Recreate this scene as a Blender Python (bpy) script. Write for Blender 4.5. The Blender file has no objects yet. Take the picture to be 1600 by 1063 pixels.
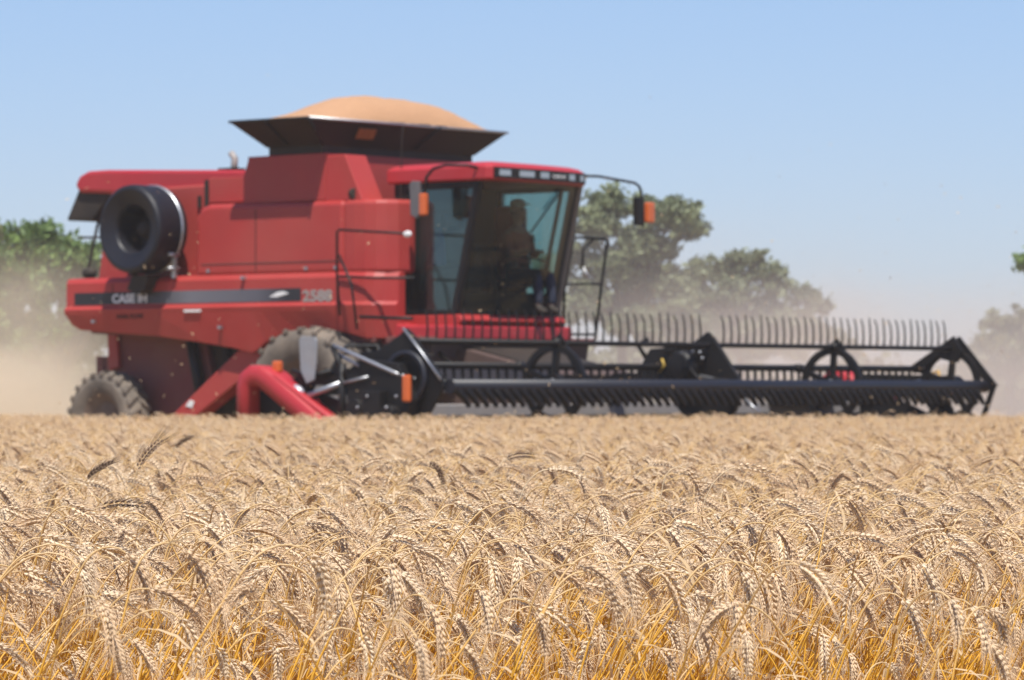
import bpy, math, random
import numpy as np
from mathutils import Vector, Matrix
R = math.radians
SC = bpy.context.scene
COL = SC.collection
rnd = random.Random(7)
rng = np.random.default_rng(11)

# ------------------------------------------------------------------ camera
CAM_H = 1.02
cam_d = bpy.data.cameras.new('camera')
cam = bpy.data.objects.new('camera', cam_d); COL.objects.link(cam)
cam.location = (0, 0, CAM_H); cam.rotation_euler = (R(90), 0, 0)
cam_d.sensor_width = 36; cam_d.lens = 135.0
cam_d.shift_y = 76.5 / 1600
cam_d.clip_start = 0.1; cam_d.clip_end = 6000
cam_d.dof.use_dof = True; cam_d.dof.focus_distance = 6.7
cam_d.dof.aperture_fstop = 15.5; cam_d.dof.aperture_blades = 0
SC.camera = cam

# ------------------------------------------------------------------ sky and sun
SUN_EL, SUN_AZ = R(65), R(178)          # azimuth clockwise from +Y
w = bpy.data.worlds.new('World'); SC.world = w; w.use_nodes = True
nt = w.node_tree; nt.nodes.clear()
sky = nt.nodes.new('ShaderNodeTexSky'); sky.sky_type = 'NISHITA'
sky.sun_disc = False; sky.sun_elevation = SUN_EL; sky.sun_rotation = SUN_AZ
sky.altitude = 0; sky.air_density = 1.0; sky.dust_density = 0.2; sky.ozone_density = 4
hs = nt.nodes.new('ShaderNodeHueSaturation'); hs.inputs['Saturation'].default_value = 1.0
bg = nt.nodes.new('ShaderNodeBackground'); bg.inputs[1].default_value = 0.084
wo = nt.nodes.new('ShaderNodeOutputWorld')
tn = nt.nodes.new('ShaderNodeMix'); tn.data_type = 'RGBA'; tn.blend_type = 'MULTIPLY'; tn.inputs[0].default_value = 1; tn.inputs[7].default_value = (1.02, 1.0, 1.14, 1)
wtc = nt.nodes.new('ShaderNodeTexCoord'); wsx = nt.nodes.new('ShaderNodeSeparateXYZ'); wmr = nt.nodes.new('ShaderNodeMapRange'); wmr.inputs[2].default_value = .13
wm = nt.nodes.new('ShaderNodeMix'); wm.data_type = 'RGBA'; wm.inputs[6].default_value = (.75, .79, 1.10, 1); wm.inputs[7].default_value = (1.04, 1.06, 1.22, 1)
nt.links.new(wtc.outputs['Generated'], wsx.inputs[0]); nt.links.new(wsx.outputs[2], wmr.inputs[0]); nt.links.new(wmr.outputs[0], wm.inputs[0]); nt.links.new(wm.outputs[2], tn.inputs[7])
nt.links.new(sky.outputs[0], hs.inputs['Color']); nt.links.new(hs.outputs[0], tn.inputs[6]); nt.links.new(tn.outputs[2], bg.inputs[0]); nt.links.new(bg.outputs[0], wo.inputs[0])
sd = bpy.data.lights.new('sun', 'SUN'); sd.energy = 5.0; sd.angle = R(0.5); sd.color = (1, .955, .88)
so = bpy.data.objects.new('sun', sd); COL.objects.link(so)
sv = Vector((math.sin(SUN_AZ) * math.cos(SUN_EL), math.cos(SUN_AZ) * math.cos(SUN_EL), math.sin(SUN_EL)))
so.rotation_euler = sv.to_track_quat('Z', 'Y').to_euler(); so.location = (0, -20, 40)
SC.view_settings.view_transform = 'Standard'; SC.view_settings.look = 'None'
SC.view_settings.gamma = 1; SC.view_settings.exposure = 0.34
cy = SC.cycles
SC.render.engine = 'CYCLES'
cy.use_denoising = True
cy.max_bounces = 5; cy.diffuse_bounces = 3; cy.glossy_bounces = 2; cy.transmission_bounces = 4
cy.transparent_max_bounces = 12; cy.volume_bounces = 2
cy.caustics_reflective = False; cy.caustics_refractive = False
cy.volume_step_rate = 1.0; cy.volume_max_steps = 64

# ------------------------------------------------------------------ materials
def mat(name, base, rough=.6, metal=0, var=0, scale=6, dust=0, dustc=(.36, .27, .19), coat=0, bump=0, spec=.5):
    m = bpy.data.materials.new(name); m.use_nodes = True
    n = m.node_tree.nodes; L = m.node_tree.links; b = n['Principled BSDF']
    b.inputs['Base Color'].default_value = (*base, 1); b.inputs['Roughness'].default_value = rough
    b.inputs['Metallic'].default_value = metal; b.inputs['Coat Weight'].default_value = coat
    b.inputs['Coat Roughness'].default_value = .25; b.inputs['Specular IOR Level'].default_value = spec
    col = None
    if var or dust or bump:
        tc = n.new('ShaderNodeTexCoord'); nz = n.new('ShaderNodeTexNoise')
        nz.inputs['Scale'].default_value = scale; nz.inputs['Detail'].default_value = 6
        L.new(tc.outputs['Object'], nz.inputs['Vector'])
        mx = n.new('ShaderNodeMix'); mx.data_type = 'RGBA'
        mx.inputs[6].default_value = (*[c * (1 - var) for c in base], 1)
        mx.inputs[7].default_value = (*[min(1, c * (1 + var)) for c in base], 1)
        L.new(nz.outputs['Fac'], mx.inputs[0]); out = mx.outputs[2]
        if dust:
            nz2 = n.new('ShaderNodeTexNoise'); nz2.inputs['Scale'].default_value = scale * .35; nz2.inputs['Detail'].default_value = 8
            L.new(tc.outputs['Object'], nz2.inputs['Vector'])
            mr = n.new('ShaderNodeMapRange'); mr.inputs[1].default_value = .3; mr.inputs[2].default_value = .75
            mr.inputs[3].default_value = dust * .45; mr.inputs[4].default_value = min(1, dust * 1.6)
            L.new(nz2.outputs['Fac'], mr.inputs[0])
            m2 = n.new('ShaderNodeMix'); m2.data_type = 'RGBA'; m2.inputs[7].default_value = (*dustc, 1)
            L.new(mr.outputs[0], m2.inputs[0]); L.new(out, m2.inputs[6]); out = m2.outputs[2]
            rr = n.new('ShaderNodeMapRange'); rr.inputs[3].default_value = rough; rr.inputs[4].default_value = min(1, rough + .45)
            L.new(mr.outputs[0], rr.inputs[0]); L.new(rr.outputs[0], b.inputs['Roughness'])
        L.new(out, b.inputs['Base Color'])
        if bump:
            bp = n.new('ShaderNodeBump'); bp.inputs['Strength'].default_value = bump
            L.new(nz.outputs['Fac'], bp.inputs['Height']); L.new(bp.outputs[0], b.inputs['Normal'])
    return m
RED = mat('red_paint', (.38, .013, .016), .45, 0, .14, 2, .12, coat=.08, spec=.35)
RED2 = mat('red_plastic', (.41, .014, .024), .45, 0, .06, 4, .04, coat=.1)
DRED = mat('dusty_red_steel', (.16, .016, .02), .65, 0, .2, 4, .28, (.22, .16, .12))
BLACK = mat('black_paint', (.004, .0045, .006), .5, 0, .3, 6, .015, spec=.3)
BLUEB = mat('black_tube', (.006, .008, .016), .48, 0, .2, 6, .01, spec=.5)
DARK = mat('dusty_black', (.010, .009, .009), .65, 0, .4, 5, .07, spec=.3)
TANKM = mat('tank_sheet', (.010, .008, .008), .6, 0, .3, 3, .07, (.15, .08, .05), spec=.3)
DKGREY = mat('dark_grey_plastic', (.10, .10, .11), .5, 0, .2, 5, .1)
STEEL = mat('worn_steel', (.42, .44, .47), .35, .8, .2, 8, .1)
DARKR = mat('dark_dusty_steel', (.06, .03, .028), .7, 0, .3, 5, .2, (.2, .15, .11))
GREY = mat('grey_sheet', (.34, .33, .33), .5, .2, .2, 5, .3)
RUB = mat('dusty_rubber', (.035, .032, .03), .85, 0, .4, 8, .55, (.27, .22, .17), bump=.3)
RIMM = mat('dusty_rim', (.10, .06, .05), .8, 0, .3, 8, .5, (.2, .16, .12))
ORG = mat('amber_lens', (.62, .12, .02), .3, 0, coat=.5)
WHITE = mat('white_paint', (.75, .75, .73), .45)
LAMP = mat('lamp_glass', (.40, .43, .45), .15, .3, coat=.8)
PLAST = mat('black_dish', (.005, .006, .012), .5, 0, .2, 4, .01, spec=.4)
SEATM = mat('seat_cloth', (.06, .045, .045), .9)
GRAIN = mat('wheat_grain', (.42, .235, .125), .9, 0, .35, 45, bump=1.0)
GROUND = mat('straw_soil', (.25, .17, .085), .95, 0, .35, 1.6, bump=.4)
BARK = mat('bark', (.13, .095, .065), .9, 0, .3, 6)
SKIN = mat('skin', (.45, .25, .17), .6)
SHIRT = mat('rust_shirt', (.50, .17, .11), .9, 0, .15, 8)
TROU = mat('blue_trousers', (.018, .024, .045), .9, 0, .15, 8)
CAPM = mat('pale_cap', (.62, .58, .5), .8)
BLUEC = mat('blue_cloth', (.03, .09, .42), .8)
PILL = mat('glass_reflection_pillar', (.13, .11, .085), .5, 0, .15, 4, .3)  # brown tone stands in for the reflecting curved glass at the pillar

def glass_mat():
    m = bpy.data.materials.new('tinted_glass'); m.use_nodes = True
    n = m.node_tree.nodes; L = m.node_tree.links; n.clear()
    o = n.new('ShaderNodeOutputMaterial'); t = n.new('ShaderNodeBsdfTransparent'); t.inputs[0].default_value = (.60, .76, .75, 1)
    g = n.new('ShaderNodeBsdfGlossy'); g.inputs['Roughness'].default_value = .06; g.inputs[0].default_value = (.9, .95, 1, 1)
    d = n.new('ShaderNodeBsdfDiffuse'); d.inputs[0].default_value = (.18, .23, .21, 1)
    f = n.new('ShaderNodeFresnel'); f.inputs[0].default_value = 1.45
    m1 = n.new('ShaderNodeMixShader'); m2 = n.new('ShaderNodeMixShader'); m1.inputs[0].default_value = .07
    L.new(t.outputs[0], m1.inputs[1]); L.new(d.outputs[0], m1.inputs[2])
    L.new(f.outputs[0], m2.inputs[0]); L.new(m1.outputs[0], m2.inputs[1]); L.new(g.outputs[0], m2.inputs[2])
    L.new(m2.outputs[0], o.inputs[0]); return m
GLASS = glass_mat()

# ------------------------------------------------------------------ mesh helpers
class MB:
    def __init__(s): s.v = []; s.f = []; s.sm = []
    def add(s, vs, fs, smooth=False):
        k = len(s.v); s.v += [tuple(p) for p in vs]
        for f in fs: s.f.append([i + k for i in f]); s.sm.append(smooth)
        return s
    def box(s, lo, hi, M=None):
        (a, b, c), (d, e, f) = lo, hi
        vs = [(x, y, z) for x in (a, d) for y in (b, e) for z in (c, f)]
        if M is not None: vs = [M @ Vector(p) for p in vs]
        return s.add(vs, [(0, 1, 3, 2), (4, 6, 7, 5), (0, 4, 5, 1), (2, 3, 7, 6), (0, 2, 6, 4), (1, 5, 7, 3)])
    def prism(s, poly, lo, hi, ax='v'):
        """poly in (u,z) extruded along v, or in (v,z) along u, or (u,v) along z"""
        mk = {'v': lambda p, t: (p[0], t, p[1]), 'u': lambda p, t: (t, p[0], p[1]), 'z': lambda p, t: (p[0], p[1], t)}[ax]
        area = sum(poly[i][0] * poly[(i + 1) % len(poly)][1] - poly[(i + 1) % len(poly)][0] * poly[i][1] for i in range(len(poly)))
        if (area > 0) == (ax == 'v'): poly = poly[::-1]
        n = len(poly)
        vs = [mk(p, lo) for p in poly] + [mk(p, hi) for p in poly]
        fs = [tuple(range(n))[::-1], tuple(range(n, 2 * n))] + [(i, (i + 1) % n, n + (i + 1) % n, n + i) for i in range(n)]
        return s.add(vs, fs)
    def tube(s, pts, r, n=8, cap=True):
        pts = [Vector(p) for p in pts]; rs = r if isinstance(r, (list, tuple)) else [r] * len(pts)
        t0 = (pts[1] - pts[0]).normalized()
        a = Vector((0, 0, 1)) if abs(t0.z) < .9 else Vector((1, 0, 0))
        N = t0.cross(a).normalized(); vs = []; T = t0
        for i, p in enumerate(pts):
            T = (pts[min(i + 1, len(pts) - 1)] - pts[max(i - 1, 0)]).normalized()
            N = (N - T * N.dot(T)).normalized(); B = T.cross(N)
            for k in range(n):
                q = 2 * math.pi * k / n; vs.append(p + (N * math.cos(q) + B * math.sin(q)) * rs[i])
        fs = [(i * n + k, i * n + (k + 1) % n, (i + 1) * n + (k + 1) % n, (i + 1) * n + k) for i in range(len(pts) - 1) for k in range(n)]
        s.add(vs, fs, True)
        if cap: s.add(vs, [tuple(range(n))[::-1], tuple(range(len(vs) - n, len(vs)))])
        return s
    def lathe(s, prof, o, ax='v', n=32, a0=0, a1=2 * math.pi, smooth=True):
        o = Vector(o); e = {'v': (Vector((1, 0, 0)), Vector((0, 0, 1)), Vector((0, 1, 0))), 'z': (Vector((1, 0, 0)), Vector((0, 1, 0)), Vector((0, 0, 1))), 'u': (Vector((0, 1, 0)), Vector((0, 0, 1)), Vector((1, 0, 0)))}[ax]
        m = len(prof); vs = []
        for k in range(n):
            q = a0 + (a1 - a0) * k / n
            for r_, h in prof: vs.append(o + (e[0] * math.cos(q) + e[1] * math.sin(q)) * r_ + e[2] * h)
        fs = [(k * m + i, k * m + i + 1, ((k + 1) % n) * m + i + 1, ((k + 1) % n) * m + i) for k in range(n) for i in range(m - 1)]
        return s.add(vs, fs, smooth)
    def ellip(s, c, r, n=14, m=9):
        vs = []; c = Vector(c)
        for j in range(m + 1):
            t = math.pi * j / m
            for k in range(n):
                q = 2 * math.pi * k / n
                vs.append(c + Vector((r[0] * math.sin(t) * math.cos(q), r[1] * math.sin(t) * math.sin(q), r[2] * math.cos(t))))
        fs = [(j * n + k, (j + 1) * n + k, (j + 1) * n + (k + 1) % n, j * n + (k + 1) % n) for j in range(m) for k in range(n)]
        return s.add(vs, fs, True)
    def loft(s, rings, cap=True, smooth=False):
        n = len(rings[0]); vs = [p for r_ in rings for p in r_]
        fs = [(i * n + k, i * n + (k + 1) % n, (i + 1) * n + (k + 1) % n, (i + 1) * n + k) for i in range(len(rings) - 1) for k in range(n)]
        s.add(vs, fs, smooth)
        if cap: s.add(vs, [tuple(range(n))[::-1], tuple(range(len(vs) - n, len(vs)))])
        return s
    def build(s, name, m, parent=None, bevel=0, seg=2, fix=True):
        me = bpy.data.meshes.new(name); me.from_pydata([tuple(p) for p in s.v], [], s.f)
        me.polygons.foreach_set('use_smooth', s.sm)
        if fix:
            import bmesh
            bm = bmesh.new(); bm.from_mesh(me); bmesh.ops.remove_doubles(bm, verts=bm.verts, dist=1e-5)
            bmesh.ops.recalc_face_normals(bm, faces=bm.faces); bm.to_mesh(me); bm.free()
        me.materials.append(m); o = bpy.data.objects.new(name, me); COL.objects.link(o)
        if parent: o.parent = parent
        if bevel:
            b = o.modifiers.new('bevel', 'BEVEL'); b.width = bevel; b.segments = seg; b.limit_method = 'ANGLE'; b.angle_limit = R(35)
            b.harden_normals = False
        return o
def empty(name, loc, rz=0):
    o = bpy.data.objects.new(name, None); COL.objects.link(o); o.location = loc; o.rotation_euler = (0, 0, rz); o.empty_display_size = .2
    return o
def tag(o, label=None, cat=None, group=None, kind=None):
    if label: o['label'] = label
    if cat: o['category'] = cat
    if group: o['group'] = group
    if kind: o['kind'] = kind
    return o
def text(name, body, size, M, m, parent, bold=.0, width=None, ext=.0015):
    c = bpy.data.curves.new('t', 'FONT'); c.body = body; c.size = size; c.extrude = ext; c.offset = bold
    c.align_x = 'LEFT'
    t = bpy.data.objects.new('t', c); COL.objects.link(t)
    bpy.context.view_layer.update()
    me = bpy.data.meshes.new_from_object(t); COL.objects.unlink(t); bpy.data.objects.remove(t)
    if width:
        xs = [v.co.x for v in me.vertices]; k = width / (max(xs) - min(xs)); x0 = min(xs)
        for v in me.vertices: v.co.x = (v.co.x - x0) * k
    me.transform(M); me.materials.clear(); me.materials.append(m)
    o = bpy.data.objects.new(name, me); COL.objects.link(o); o.parent = parent
    return o
SIDE = Matrix(((1, 0, 0, 0), (0, 0, -1, 0), (0, 1, 0, 0), (0, 0, 0, 1)))      # text x->u, y->z, faces -v
FRNT = Matrix(((0, 0, 1, 0), (1, 0, 0, 0), (0, 1, 0, 0), (0, 0, 0, 1)))       # text x->v, y->z, faces +u

# ------------------------------------------------------------------ ground
g = MB(); N = 60
g.add([(-3000, -400, 0), (3000, -400, 0), (3000, 5000, 0), (-3000, 5000, 0)], [(0, 1, 2, 3)])
tag(g.build('ground', GROUND, fix=False), kind='structure')

# ------------------------------------------------------------------ combine harvester
TH = R(40); MO = Vector((-1.46, 48.79, 0))
H = empty('combine_harvester', MO, -TH)
tag(H, 'big red combine harvester with heaped grain tank and wide black reel header, cutting the wheat', 'combine harvester')
def P(name, mb, m, par=None, **k): return mb.build(name, m, par or H, **k)

# long lower side panels (loft along u)
def lower_panel(sg):
    us = [-4.42, -4.36, -4.2, -3.4, -2.75, -1.9, -1.38, -1.08, -1.0, -.85, -.6, -.3, 0, .3, .6, .8, .9, 1.0, 1.12]
    zb = [1.98, 1.86, 1.79, 1.74, 1.70, 1.60, 1.53, 1.47, 1.50, 1.60, 1.69, 1.75, 1.77, 1.75, 1.69, 1.64, 1.64, 1.64, 1.65]
    rings = []
    for u, z in zip(us, zb):
        inn = 0 if u < .5 else (.03 if u < .7 else (.07 if u < .85 else (.12 if u < .95 else (.2 if u < 1.05 else .34))))
        pr = [(1.44, 2.47), (1.53, 2.46), (1.57, 2.40), (1.57, 2.09), (1.615, 2.06), (1.60, 1.99), (1.53, z), (1.44, z)]
        rings.append([(u, sg * (v - inn), zz) for v, zz in pr])
    return MB().loft(rings)
for sg in (-1, 1): P('lower_side_panel', lower_panel(sg), RED, bevel=.012)
# main bulged side panels
for sg in (-1, 1):
    mb = MB().prism([(-2.12, 2.44), (-2.12, 3.18), (-2.02, 3.33), (-1.88, 3.37), (.45, 3.35), (.45, 2.44)], sg * 1.5, sg * .9)
    P('side_panel', mb, RED, bevel=.07, seg=4)
    fp = [(.44, -1.5), (.62, -1.495), (.78, -1.47), (.92, -1.42), (1.03, -1.34), (1.11, -1.22), (1.15, -1.05), (1.15, -.92), (.44, -.92)]
    mb = MB().prism([(a, -sg * b) for a, b in fp], 2.44, 3.35, 'z')
    P('corner_panel', mb, RED, bevel=.06, seg=4)
    # seams
    P('panel_seam', MB().box((-2.0, sg * 1.502, 2.60), (.42, sg * 1.507, 2.612)), DRED)
for u_ in (-1.05, -3.55):
    P('panel_gap', MB().box((u_, -1.5745 if u_ < -2 else -1.504, 2.12 if u_ < -2 else 2.5), (u_ + .012, -1.5, 2.38 if u_ < -2 else 3.28)), DARK)
for u_, z_ in ((-1.9, 2.52), (-.2, 2.52), (.3, 2.52), (-3.0, 2.42), (-1.2, 2.42), (-3.9, 1.9), (-1.6, 1.8)):
    P('panel_latch', MB().box((u_, -1.62 if z_ < 2.45 else -1.515, z_ - .02), (u_ + .05, -1.5, z_ + .02)), STEEL)
# body core
P('body_core', MB().prism([(-4.1, 1.75), (-4.1, 2.42), (.9, 2.42), (.9, 1.6), (-1, 1.55)], -1.42, 1.42), DRED)
P('engine_housing', MB().prism([(-4.2, 2.40), (-3.98, 3.55), (-3.9, 3.62), (-1.3, 3.66), (-1.3, 2.40)], -1.22, 1.22), RED, bevel=.03)
P('engine_hood', MB().prism([(-4.62, 3.62), (-4.70, 3.72), (-4.62, 3.84), (-4.45, 3.90), (-4.1, 3.905), (-2.9, 3.86), (-1.3, 3.80), (-1.3, 3.6), (-3.9, 3.58)], -1.16, 1.16), RED2, bevel=.05, seg=3)
P('rear_hood', MB().prism([(-4.66, 3.72), (-4.93, 3.26), (-4.42, 3.24), (-4.1, 3.55), (-4.05, 3.61), (-4.55, 3.63)], -1.1, 1.1), DARK, bevel=.07, seg=3)
P('housing_panel', MB().box((-2.1, -1.26, 3.40), (-1.32, -1.223, 3.72)), RED, bevel=.01)
P('housing_gap', MB().box((-2.2, -1.245, 2.5), (-2.14, -1.223, 3.7)).box((-2.32, -1.25, 3.35), (-2.27, -1.223, 3.5)), DARK)
# exhaust and bits on hood
P('exhaust_pipe', MB().tube([(-2.0, -.9, 3.78), (-2.0, -.9, 3.92), (-1.99, -.9, 3.98), (-2.06, -.9, 4.06)], .045), GREY)
P('hood_vent', MB().box((-2.18, -1.02, 3.80), (-1.9, -.8, 3.86)), DARK)
P('hood_knob', MB().tube([(-1.55, -1.0, 3.78), (-1.55, -1.0, 3.9)], .03), RED)
# rotary air screen
C = (-2.87, 0, 3.07)
ms = MB().lathe([(.0, -1.42), (.54, -1.42), (.56, -1.46), (.57, -1.86), (.56, -1.92), (.535, -1.945), (.50, -1.95), (.32, -1.87), (.30, -1.84), (.27, -1.5), (.0, -1.47)], C, n=72, smooth=False)
scr = P('air_screen', ms, PLAST)
P('screen_band', MB().lathe([(.565, -1.50), (.578, -1.51), (.578, -1.54), (.565, -1.55)], C, n=56), STEEL, scr)
P('screen_hub', MB().lathe([(0, -1.72), (.09, -1.72), (.11, -1.6), (.14, -1.59)], C, n=24), DARK, scr)
P('screen_bracket', MB().prism([(-3.1, 2.30), (-3.0, 2.48), (-2.7, 2.48), (-2.78, 2.30), (-2.9, 2.24)], -1.75, -1.4).box((-3.42, -1.4, 2.5), (-3.35, -1.3, 3.5)), DARK)
P('screen_mount', MB().box((-2.42, -1.62, 2.44), (-2.36, -1.58, 2.7)).tube([(-2.4, -1.7, 2.56), (-2.4, -1.5, 2.56)], .025).tube([(-2.4, -1.7, 2.74), (-2.4, -1.5, 2.74)], .025), STEEL)
# rear ladder wires
P('rear_rail', MB().tube([(-4.3, -1.0, 3.42), (-4.42, -1.0, 3.2), (-4.46, -1.05, 2.9), (-4.5, -1.1, 2.6), (-4.48, -1.1, 2.4)], .02).tube([(-4.7, -1.1, 3.03), (-4.1, -1.1, 3.02)], .015), DARK)
P('rear_light', MB().ellip((-4.42, -1.15, 2.55), (.12, .08, .08)), DARK)
P('rear_hitch', MB().tube([(-4.4, -1.0, 2.25), (-4.62, -1.0, 2.06), (-4.9, -1.0, 2.02), (-4.4, -1.0, 1.98)], .025), RED2)
P('rear_arm', MB().box((-4.4, -1.0, 1.28), (-3.95, -.9, 1.45)).box((-4.42, -1.02, 1.0), (-4.3, -.8, 1.45)), DRED)

# grain tank
T0 = [(-1.32, 3.36), (-1.32, 3.70), (-1.24, 3.90), (-1.24, 3.95), (.1, 3.95), (.1, 3.36)]
P('grain_tank', MB().prism(T0, -1.44, 1.44), RED, bevel=.01)
P('tank_gusset', MB().prism([(.10, 3.34), (.10, 3.92), (.42, 3.92), (.72, 3.34)], -1.44, -1.05), RED, bevel=.015)
P('tank_neck', MB().box((-.88, -1.43, 3.952), (.03, 1.43, 4.07)), DARK)
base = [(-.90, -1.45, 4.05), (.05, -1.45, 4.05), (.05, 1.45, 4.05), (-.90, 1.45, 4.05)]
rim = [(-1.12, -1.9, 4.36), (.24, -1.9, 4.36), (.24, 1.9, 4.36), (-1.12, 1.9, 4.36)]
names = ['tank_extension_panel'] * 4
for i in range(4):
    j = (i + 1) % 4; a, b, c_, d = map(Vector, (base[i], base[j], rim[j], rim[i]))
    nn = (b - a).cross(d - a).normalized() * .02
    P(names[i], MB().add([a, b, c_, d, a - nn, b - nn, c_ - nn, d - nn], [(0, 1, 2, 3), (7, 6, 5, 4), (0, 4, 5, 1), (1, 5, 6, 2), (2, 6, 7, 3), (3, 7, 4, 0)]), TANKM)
rr = [Vector(p) for p in rim]
P('tank_rim', MB().tube([rr[0], rr[1]], .018, 6).tube([rr[2], rr[3]], .018, 6).tube([rr[3], rr[0]], .018, 6), BLACK)
P('tank_rim', MB().tube([rr[1], rr[2]], .018, 6), STEEL)
P('tank_seam', MB().tube([Vector(base[1]) + Vector((.02, -.02, 0)), rr[1] + Vector((.01, -.01, -.01))], .022, 6), BLACK)
P('tank_seam', MB().tube([(.08, .25, 4.07), (.26, .55, 4.36)], .012, 6), BLACK)
P('tank_rib', MB().tube([(-.5, -1.50, 4.07), (-.5, -1.91, 4.34)], .012, 6), BLACK)
P('tank_reflector', MB().box((-.003, -.16, -.07), (.012, .16, .07), Matrix.Translation((.17, -.78, 4.215)) @ Matrix.Rotation(R(31), 4, 'Y')), mat('worn_amber_sticker', (.30, .12, .03), .7, 0, .5, 25))
# heap of grain
gv = []; gf = []; nu, nvv = 26, 44
for i in range(nu + 1):
    for j in range(nvv + 1):
        a = -1 + 2 * i / nu; b = -1 + 2 * j / nvv
        u = -.52 + a * .64; v = .07 + b * 1.8
        e = max(0, 1 - abs(a) ** (2.4 if a > 0 else 1.8)) ** .8
        prof = np.interp(v, [-1.72, -1.4, -.9, -.5, .0, .45, 1.0, 1.5, 1.85], [.02, .12, .31, .42, .46, .46, .41, .28, .10])
        gv.append((u, v, 4.33 + prof * (.15 + .85 * e) * .93 + rnd.uniform(-.008, .008) + .008 * math.sin(u * 7 + v * 3) * e + .005 * math.sin(v * 11 - u * 5) * e))
for i in range(nu):
    for j in range(nvv):
        q = i * (nvv + 1) + j; gf.append((q, q + nvv + 1, q + nvv + 2, q + 1))
P('grain_heap', MB().add(gv, gf, True), GRAIN)

# cab ---------------------------------------------------------------
VN, VF = -.9, 1.0
P('cab_floor', MB().prism([(.80, 1.70), (.80, 1.93), (1.86, 1.93), (1.92, 1.86), (1.7, 1.70)], VN - .05, VF + .05), RED, bevel=.02)
P('cab_base_panel', MB().prism([(.85, 1.52), (.85, 1.86), (1.25, 1.80), (1.9, 1.80), (1.9, 1.62)], -1.25, 1.2), RED2, bevel=.03)
P('platform_skirt', MB().box((1.15, -1.5, 1.58), (1.75, 1.85, 1.66)), DRED, bevel=.01)
P('underbody', MB().prism([(.9, 1.0), (.9, 1.575), (1.72, 1.575), (1.6, 1.0)], -1.3, 1.75), DARKR)
def quad(a, b, c_, d, t=.02):
    a, b, c_, d = map(Vector, (a, b, c_, d)); n_ = (b - a).cross(d - a).normalized() * t
    return MB().add([a, b, c_, d, a + n_, b + n_, c_ + n_, d + n_], [(0, 1, 2, 3), (7, 6, 5, 4), (0, 4, 5, 1), (1, 5, 6, 2), (2, 6, 7, 3), (3, 7, 4, 0)])
FB, FT = 1.78, 2.17          # front pillar u at bottom (z 1.93) and top (z 3.55)
def pil(u0, u1, v, wd, dp, m, name='cab_pillar'):
    P(name, MB().loft([[(u0 - wd / 2, v - dp / 2, 1.93), (u0 + wd / 2, v - dp / 2, 1.93), (u0 + wd / 2, v + dp / 2, 1.93), (u0 - wd / 2, v + dp / 2, 1.93)],
                       [(u1 - wd / 2, v - dp / 2, 3.56), (u1 + wd / 2, v - dp / 2, 3.56), (u1 + wd / 2, v + dp / 2, 3.56), (u1 - wd / 2, v + dp / 2, 3.56)]]), m, bevel=.012)
pil(FB - .03, FT - .03, VN, .09, .08, BLACK); pil(FB - .05, FT - .05, VF, .16, .09, PILL)
pil(.86, .86, VN, .14, .08, BLACK); pil(.86, .86, VF, .12, .08, BLACK)
pil(1.50, 1.92, VF - .03, .05, .04, BLACK)
P('side_window', quad((.93, VN, 1.95), (FB - .07, VN, 1.95), (FT - .07, VN, 3.54), (.93, VN, 3.54), .012), GLASS)
P('side_window', quad((.93, VF, 1.95), (FB - .07, VF, 1.95), (FT - .07, VF, 3.54), (.93, VF, 3.54), .012), GLASS)
ws = MB(); k = 10; vs = []
for t_ in (0, 1):
    for z in range(9):
        h = z / 8
        for i in range(k + 1):
            v = VN + .05 + (VF - VN - .1) * i / k; bow = .10 * (1 - (2 * i / k - 1) ** 2)
            vs.append((FB + (FT - FB) * h + bow - t_ * .012, v, 1.95 + 1.6 * h))
q = 9 * (k + 1)
fs = [(z * (k + 1) + i, z * (k + 1) + i + 1, (z + 1) * (k + 1) + i + 1, (z + 1) * (k + 1) + i) for z in range(8) for i in range(k)]
P('windscreen', ws.add(vs[:q], fs, True), GLASS)
P('window_frame', MB().box((.93, VN - .045, 1.93), (FB, VN + .03, 1.99)).box((.93, VN - .045, 3.47), (FT, VN + .03, 3.56)).box((.93, VN - .045, 1.99), (1.0, VN + .03, 3.47)), BLACK, bevel=.01)
P('window_sill', MB().box((.93, VF - .03, 1.93), (FB, VF + .045, 1.99)), BLACK)
P('window_header', MB().box((.93, VF - .03, 3.5), (FT, VF + .045, 3.56)), BLACK)
P('cab_rear_wall', MB().box((.80, VN, 1.93), (.86, VF, 3.56)), DARK)
fv = lambda v: 2.42 - .16 * max(0, (v + .3) / 1.35) ** 2
plan = [(.72, 1.05), (.72, -1.0), (2.32, -1.0), (2.40, -.96)] + [(fv(v), v) for v in (-.85, -.4, 0, .3, .6, .8, .95)] + [(2.22, 1.05)]
def ring(z, ins): return [(1.55 + (u - 1.55) * (1 - ins / .85), .02 + (v - .02) * (1 - ins), z) for u, v in plan]
P('cab_roof', MB().loft([ring(3.555, .02), ring(3.575, 0), ring(3.72, 0), ring(3.765, .06), ring(3.79, .16)]), RED2, bevel=.01)
LV = [(-.90, -.62), (-.52, -.17), (-.11, .13), (.18, .47), (.52, .72), (.80, .95)]
def bar_seg(v0, v1, off0, off1, z0, z1, mb):
    vv = [v0 + (v1 - v0) * i / 6 for i in range(7)]
    mb.loft([[(fv(v) + off0, v, z0), (fv(v) + off1, v, z0), (fv(v) + off1, v, z1), (fv(v) + off0, v, z1)] for v in vv]); return mb
P('light_bar', bar_seg(LV[0][0] - .04, LV[-1][1] + .03, -.03, .010, 3.585, 3.715, MB()), BLACK)
for v0, v1 in LV[:3] + LV[4:]:
    P('work_light', bar_seg(v0 + .035, v1 - .035, .004, .022, 3.612, 3.685, MB()), LAMP)
tv0, tv1 = LV[3]; ta = math.atan2(fv(tv0) - fv(tv1), tv1 - tv0)
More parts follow.
